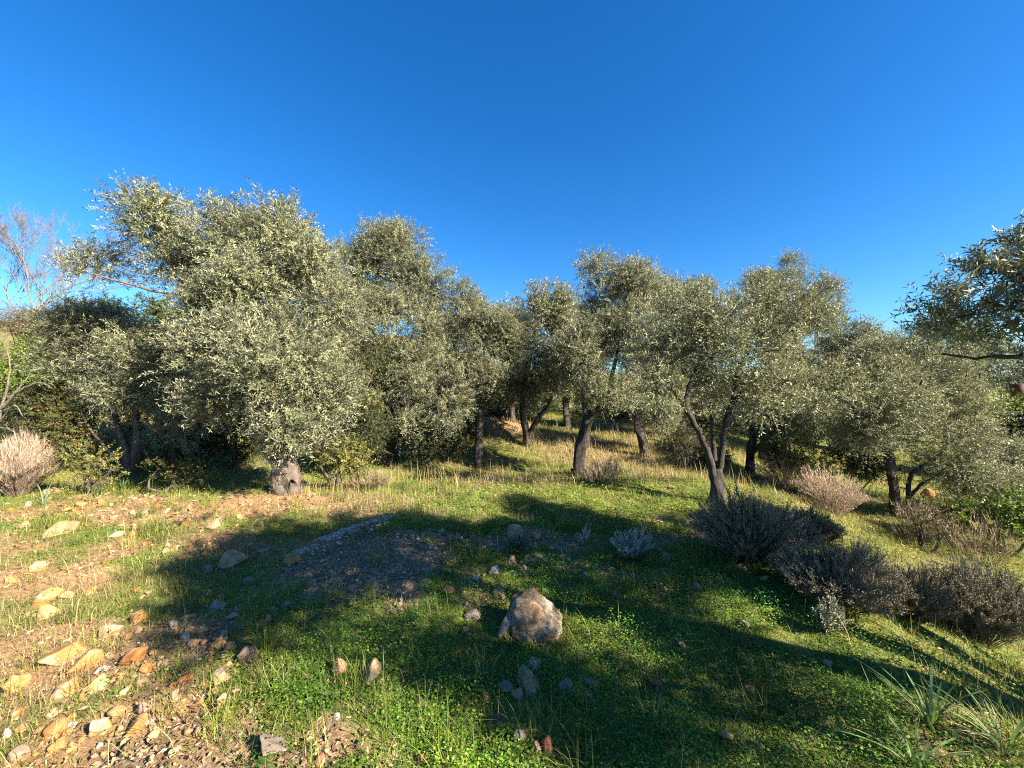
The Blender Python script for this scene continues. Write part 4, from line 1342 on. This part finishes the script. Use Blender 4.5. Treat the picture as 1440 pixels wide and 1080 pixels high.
Dp = gp(1316, 706)[1]
plank('lower pale sawn plank poking out beside the orange rock', 1322, 700, 1342, 722, Dp + .3, Dp - .1, 1, (.42, .32, .2))
plank('upper pale sawn plank poking out beside the orange rock', 1332, 696, 1350, 714, Dp + .3, Dp - .1, 2, (.38, .28, .17))

# ------------------------------------------------------------------ wire fence with its post, far right
def fence():
    D = 8.2
    b = at(1383, D)
    root = empty('wire_fence', b)
    tag(root, 'diamond wire fence on a crooked whitish post at the right edge', 'fence')
    pm = MB()
    p, r = smooth_path([np.array(b) - [0, 0, .1], P(1384, 660, D), P(1381, 640, D), P(1371, 622, D)], [.05, .048, .045, .04], 5)
    tube(pm, p, r, 10, np.array([.5, .47, .42]), .08, RNG)
    pm.build('post', M_PLAIN, root, b)
    wm = MB()
    x0, x1, z0, z1 = b[0], b[0] + 4.2, b[2] - .1, b[2] + 1.15
    y0, y1 = D, D + .6
    st = .09
    n = int((x1 - x0) / st)
    for k in range(-14, n):
        for sg in (1, -1):
            xa = x0 + k * st
            pts = []
            for t in (0, 1):
                xx = xa + (t if sg == 1 else 1 - t) * (z1 - z0)
                pts.append((xx, z0 + (z1 - z0) * t))
            (xa_, za), (xb_, zb) = pts
            # clip to the panel
            def cl(xa_, za, xb_, zb):
                if xa_ < x0:
                    f_ = (x0 - xa_) / (xb_ - xa_)
                    xa_, za = x0, za + (zb - za) * f_
                if xb_ < x0:
                    f_ = (x0 - xb_) / (xa_ - xb_)
                    xb_, zb = x0, zb + (za - zb) * f_
                return xa_, za, xb_, zb
            if max(xa_, xb_) <= x0:
                continue
            xa_, za, xb_, zb = cl(xa_, za, xb_, zb)
            yy = lambda q: y0 + (y1 - y0) * (q - x0) / (x1 - x0)
            tube(wm, [(xa_, yy(xa_), za), (xb_, yy(xb_), zb)], [.0022, .0022], 3, np.array([.30, .29, .28]))
    for zz in (z0 + .05, z1):
        tube(wm, [(x0, y0, zz), (x1, y1, zz)], [.004, .004], 4, np.array([.30, .29, .28]))
    wm.build('wire_mesh', M_PLAIN, root, b)


fence()


def barrel():
    D = 21.0
    b = at(1428, D)
    root = empty('barrel', b)
    tag(root, 'dark rust red barrel far off at the right edge', 'barrel')
    mb = MB()
    c = P(1431, 549, D)
    z = np.array([-.42, -.42, -.40, -.2, -.18, 0, .18, .2, .4, .42, .42]) * .8
    r = np.array([.0, .30, .32, .32, .335, .335, .335, .32, .32, .30, .0]) * .8
    tube(mb, [(c[0], c[1], c[2] + q) for q in z], r, 20, np.array([.09, .022, .015]))
    mb.build('drum', M_PLAIN, root, b)
    lid = MB()
    tube(lid, [(c[0] + .12, c[1], c[2] + .42), (c[0] + .12, c[1], c[2] + .47)], [.05, .05], 10, np.array([.12, .05, .04]))
    lid.build('cap', M_PLAIN, root, b)


barrel()

# ------------------------------------------------------------------ grass, ground cover, gravel, fallen leaves
rg = np.random.default_rng(909)


def scatter(n, d0, d1, power, wide=1.42, extra=1.9):
    """points on the ground, thinning out with the distance from the clearing's near end"""
    u = rg.random(n)
    e = 2 - power                                   # area density ~ D^-power
    D = (d0 ** e + u * (d1 ** e - d0 ** e)) ** (1 / e)
    x = rg.uniform(-1, 1, n) * (wide * D + extra)
    return x, D


def wsel(p):
    return rg.random(len(p)) < p


STRAW = np.array([[.40, .30, .14], [.34, .26, .12], [.46, .37, .20], [.28, .20, .09]])
GRN = np.array([[.12, .155, .022], [.165, .19, .03], [.07, .11, .018], [.21, .21, .05]])
CLO = np.array([[.08, .175, .014], [.11, .22, .02], [.05, .125, .012], [.16, .24, .03]])
MOSS = np.array([[.24, .22, .035], [.18, .19, .035], [.30, .24, .06]])


def gpts(x, y):
    return np.stack([x, y, height(x, y)], 1)


gb = MB()
# short turf blades
x, y = scatter(600000, .6, 17, 1.45)
G, S_, Dr, Bk = masks(x, y)
n3 = fbm(x * 5, y * 5, 31, 2)
keep = wsel(np.clip((1 - .93 * G) * (1 - .72 * S_) * (.55 + .45 * n3 + .2 * (1 - Dr)), .02, 1))
x, y, Dr, G, Bk = x[keep], y[keep], Dr[keep], G[keep], Bk[keep]
n = len(x)
isdry = rg.random(n) < np.clip(.08 + .72 * Dr, 0, .9)
far = np.clip(y / 5.0, .8, 2.6)
L = np.where(isdry, rg.uniform(.05, .16, n), rg.uniform(.035, .12, n)) * (1 + .35 * Dr) * np.clip(.60 + y * .08, .62, 1.6)
col = np.where(isdry[:, None], pick(rg, STRAW, n), pick(rg, GRN, n))
ym = (np.clip((y - 3.9) / 1.6, 0, 1) * (.6 + .4 * fbm(x * 1.5, y * 1.5, 41, 2)) * rg.uniform(.2, 1, n))[:, None]
col = np.where(isdry[:, None], col, col * (1 - ym) + ym * np.array([.30, .28, .075]))
lu = ((y < 4.3) & (x > -1.3) & (rg.random(n) < .75))[:, None]
col = np.where(lu, pick(rg, [[.075, .15, .016], [.105, .185, .022], [.05, .11, .014]], n), col)
mo = (rg.random(n) < .5 * Bk) & ~isdry
col = np.where(mo[:, None], pick(rg, MOSS, n), col)
blades(gb, gpts(x, y) - [0, 0, .006], L, (.0026 + .0006 * (x > -1.5)) * far * rg.uniform(.7, 1.4, n), rg.uniform(.15, 1.15, n), rg.uniform(0, 6.28, n), col, 2)
# taller dry stalks: along the lip, the back meadow and here and there
x, y = scatter(60000, 1.3, 16, 1.0)
lip = 6.25 + .1 * x
pd = (.9 * blob(x, y - lip, 1.7, .2, 1.3, .5) + .5 * np.exp(-((y - lip) / .3) ** 2) * (np.abs(x) < 3.5) + .6 * blob(x, y, -2.6, 5.6, .8, .4)
      + .35 * blob(x, y, 2, 10.5, 3, 2) + .45 * blob(x, y, 3.6, 6.6, .8, .8) + .05 * blob(x, y, 0, 2.2, 6, 1.4) + .05 * blob(x, y, -3.4, 3.3, 1.8, 1.0) + .3 * blob(x, y, 2.6, 2.5, .5, 1.2))
keep = wsel(np.clip(pd, 0, .9))
x, y = x[keep], y[keep]
n = len(x)
blades(gb, gpts(x, y) - [0, 0, .01], rg.uniform(.14, .42, n) * np.clip(.55 + y * .08, .6, 1.1), .0034 * np.clip(y / 4, .8, 2.2) * rg.uniform(.6, 1.2, n), rg.uniform(.05, .7, n), rg.uniform(0, 6.28, n), pick(rg, STRAW * 1.1, n), 3)
# green tufts
ntu = 420
tx, ty = scatter(ntu, 1.3, 9, 1.3)
k = np.repeat(np.arange(ntu), 34)
x, y = tx[k] + rg.normal(0, .035, len(k)), ty[k] + rg.normal(0, .035, len(k))
n = len(x)
tint = pick(rg, GRN, ntu, .3)[k]
blades(gb, gpts(x, y) - [0, 0, .01], rg.uniform(.08, .24, n), .0035 * np.clip(y / 4, .8, 2), rg.uniform(.1, .9, n), rg.uniform(0, 6.28, n), tint * rg.uniform(.75, 1.25, (n, 1)), 3)
# grass grown up round the boulder and the stones below it
q = gp(757, 914)
n = 420
th = rg.uniform(0, 6.28, n)
rr_ = rg.normal(1.0, .16, n)
b_ = q + np.stack([.19 * rr_ * np.cos(th), .14 + .16 * rr_ * np.sin(th), np.zeros(n)], 1)
b_[:, 2] = height(b_[:, 0], b_[:, 1]) - .01
blades(gb, b_, rg.uniform(.05, .13, n), np.full(n, .003), rg.uniform(.2, 1.1, n), rg.uniform(0, 6.28, n), np.where(rg.random((n, 1)) < .25, pick(rg, STRAW, n), pick(rg, GRN, n)), 3)
# matted dead blades lying in the turf
x, y = scatter(90000, .9, 8, 1.45)
keep = wsel(np.clip(.05 + .5 * masks(x, y)[2] * (x < -.8), 0, 1))
x, y = x[keep], y[keep]
n = len(x)
b_ = gpts(x, y)
b_[:, 2] += rg.uniform(.004, .03, n)
blades(gb, b_, rg.uniform(.05, .14, n), .0026 * np.clip(y / 3, .8, 2), rg.uniform(1.7, 2.2, n), rg.uniform(0, 6.28, n), pick(rg, STRAW * .85, n, .35), 2)
# the upright tuft in the left grass
q = gp(216, 752)
n = 160
blades(gb, q + np.stack([rg.normal(0, .07, n), rg.normal(0, .05, n), np.full(n, -.01)], 1), rg.uniform(.12, .30, n), np.full(n, .005), rg.uniform(.05, .6, n), rg.uniform(0, 6.28, n), pick(rg, [[.16, .20, .04], [.22, .22, .06]], n), 3)
tag(gb.build('grass', M_GRASS), kind='stuff')

# broad-leaved ground cover in the moist turf
cb = MB()
x, y = scatter(640000, .6, 7.5, 1.5)
G, S_, Dr, Bk = masks(x, y)
n4 = fbm(x * 4, y * 4, 33, 3)
lush = np.clip(1.05 - Dr * 1.25, 0, 1) * (1 - G) * (1 - S_) * sstep(-.6, .15, n4 + .6 * blob(x, y, .4, 2.2, 2.2, 1.2)) * (1 - .7 * Bk) * (.25 + .75 * sstep(-2.3, -1.3, x)) * (1 - .6 * sstep(4.2, 5.2, y))
keep = wsel(np.clip(lush, .012, 1))
x, y = x[keep], y[keep]
n = len(x)
b = gpts(x, y)
b[:, 2] += rg.uniform(0, 1, n) ** 1.5 * .06 * np.clip(1 + 1.1 * fbm(x * 3.5, y * 3.5, 39, 2), .2, 2) * (1 + .5 * fbm(x * 6, y * 6, 35, 2))
az = rg.uniform(0, 6.28, n)
d = norm(np.stack([np.cos(az), np.sin(az), rg.uniform(-.15, .75, n)], 1))
sz = rg.uniform(.009, .019, n) * np.clip(y / 3.0, .85, 1.8)
tint = np.clip(1 + .55 * fbm(x * 2.2, y * 2.2, 36, 3), .5, 1.5)[:, None] * np.stack([1 + .35 * fbm(x * 3.1, y * 3.1, 38, 2), np.ones(n), np.ones(n)], 1)
leaves(cb, b, d, norm(np.array([0, 0, 1.0]) + rg.normal(0, .35, (n, 3))), sz, sz * .8, pick(rg, CLO, n) * tint, .1)
tag(cb.build('ground_cover', M_GRASS), kind='stuff')

# gravel
gv = MB()
x, y = scatter(60000, 1.0, 6.5, 1.4)
G, S_, Dr, Bk = masks(x, y)
keep = wsel(np.clip(.85 * G + .20 * S_ + .012, 0, 1))
x, y = x[keep], y[keep]
n = len(x)
vi, fi = ico(1)
sc = np.exp(rg.normal(-5.05, .42, n)) * np.clip(y / 3, .75, 1.5)
shape = rg.uniform(.6, 1.3, (n, 3)) * np.array([1, 1, .6])
th = rg.uniform(0, 6.28, n)
pv = vi[None] * (1 + .28 * rg.normal(0, 1, (n, len(vi), 1))) * shape[:, None]
ct, sn = np.cos(th)[:, None], np.sin(th)[:, None]
px_, py_ = pv[..., 0] * ct - pv[..., 1] * sn, pv[..., 0] * sn + pv[..., 1] * ct
pv = np.stack([px_, py_, pv[..., 2]], -1) * sc[:, None, None] + gpts(x, y)[:, None] + np.array([0, 0, .004])
gv.add(pv.reshape(-1, 3), (np.arange(n)[:, None, None] * len(vi) + fi[None]).reshape(-1, 3),
       np.repeat(pick(rg, [[.46, .35, .24], [.36, .25, .15], [.54, .44, .32], [.44, .27, .13], [.26, .18, .11], [.48, .30, .13]], n, .3), len(vi), axis=0))
n = 2600
t_ = rg.random(n)
x, y = -2.0 + .67 * t_ + rg.normal(0, .05, n), 3.45 + .70 * t_ + rg.normal(0, .05, n)
sc = np.exp(rg.normal(-4.75, .4, n))
pv = vi[None] * (1 + .28 * rg.normal(0, 1, (n, len(vi), 1))) * (rg.uniform(.6, 1.3, (n, 3)) * np.array([1, 1, .6]))[:, None]
pv = pv * sc[:, None, None] + gpts(x, y)[:, None] + np.array([0, 0, .006])
gv.add(pv.reshape(-1, 3), (np.arange(n)[:, None, None] * len(vi) + fi[None]).reshape(-1, 3),
       np.repeat(pick(rg, [[.36, .32, .285], [.44, .40, .36], [.28, .24, .21]], n, .25), len(vi), axis=0))
tag(gv.build('gravel', M_GRAVEL), kind='stuff')

# fallen leaves and dry bits
lb_ = MB()
x, y = scatter(90000, 1.0, 8, 1.4)
G, S_, Dr, Bk = masks(x, y)
pl = .22 * G + .25 * S_ + .10 * Dr + .45 * blob(x, y, -1.9, 2.0, .9, .7) + .25 * Bk + .012
keep = wsel(np.clip(pl, 0, 1))
x, y = x[keep], y[keep]
n = len(x)
b = gpts(x, y)
b[:, 2] += rg.uniform(.002, .03, n)
az = rg.uniform(0, 6.28, n)
d = norm(np.stack([np.cos(az), np.sin(az), rg.normal(0, .25, n)], 1))
sz = rg.uniform(.018, .05, n) * np.clip(y / 3.2, .8, 1.5)
leaves(lb_, b, d, norm(np.array([0, 0, 1.0]) + rg.normal(0, .6, (n, 3))), sz, sz * rg.uniform(.18, .5, n), pick(rg, [[.36, .25, .13], [.28, .18, .09], [.44, .33, .2], [.20, .13, .08]], n, .3), .3)
tag(lb_.build('leaf_litter', M_GRASS), kind='stuff')
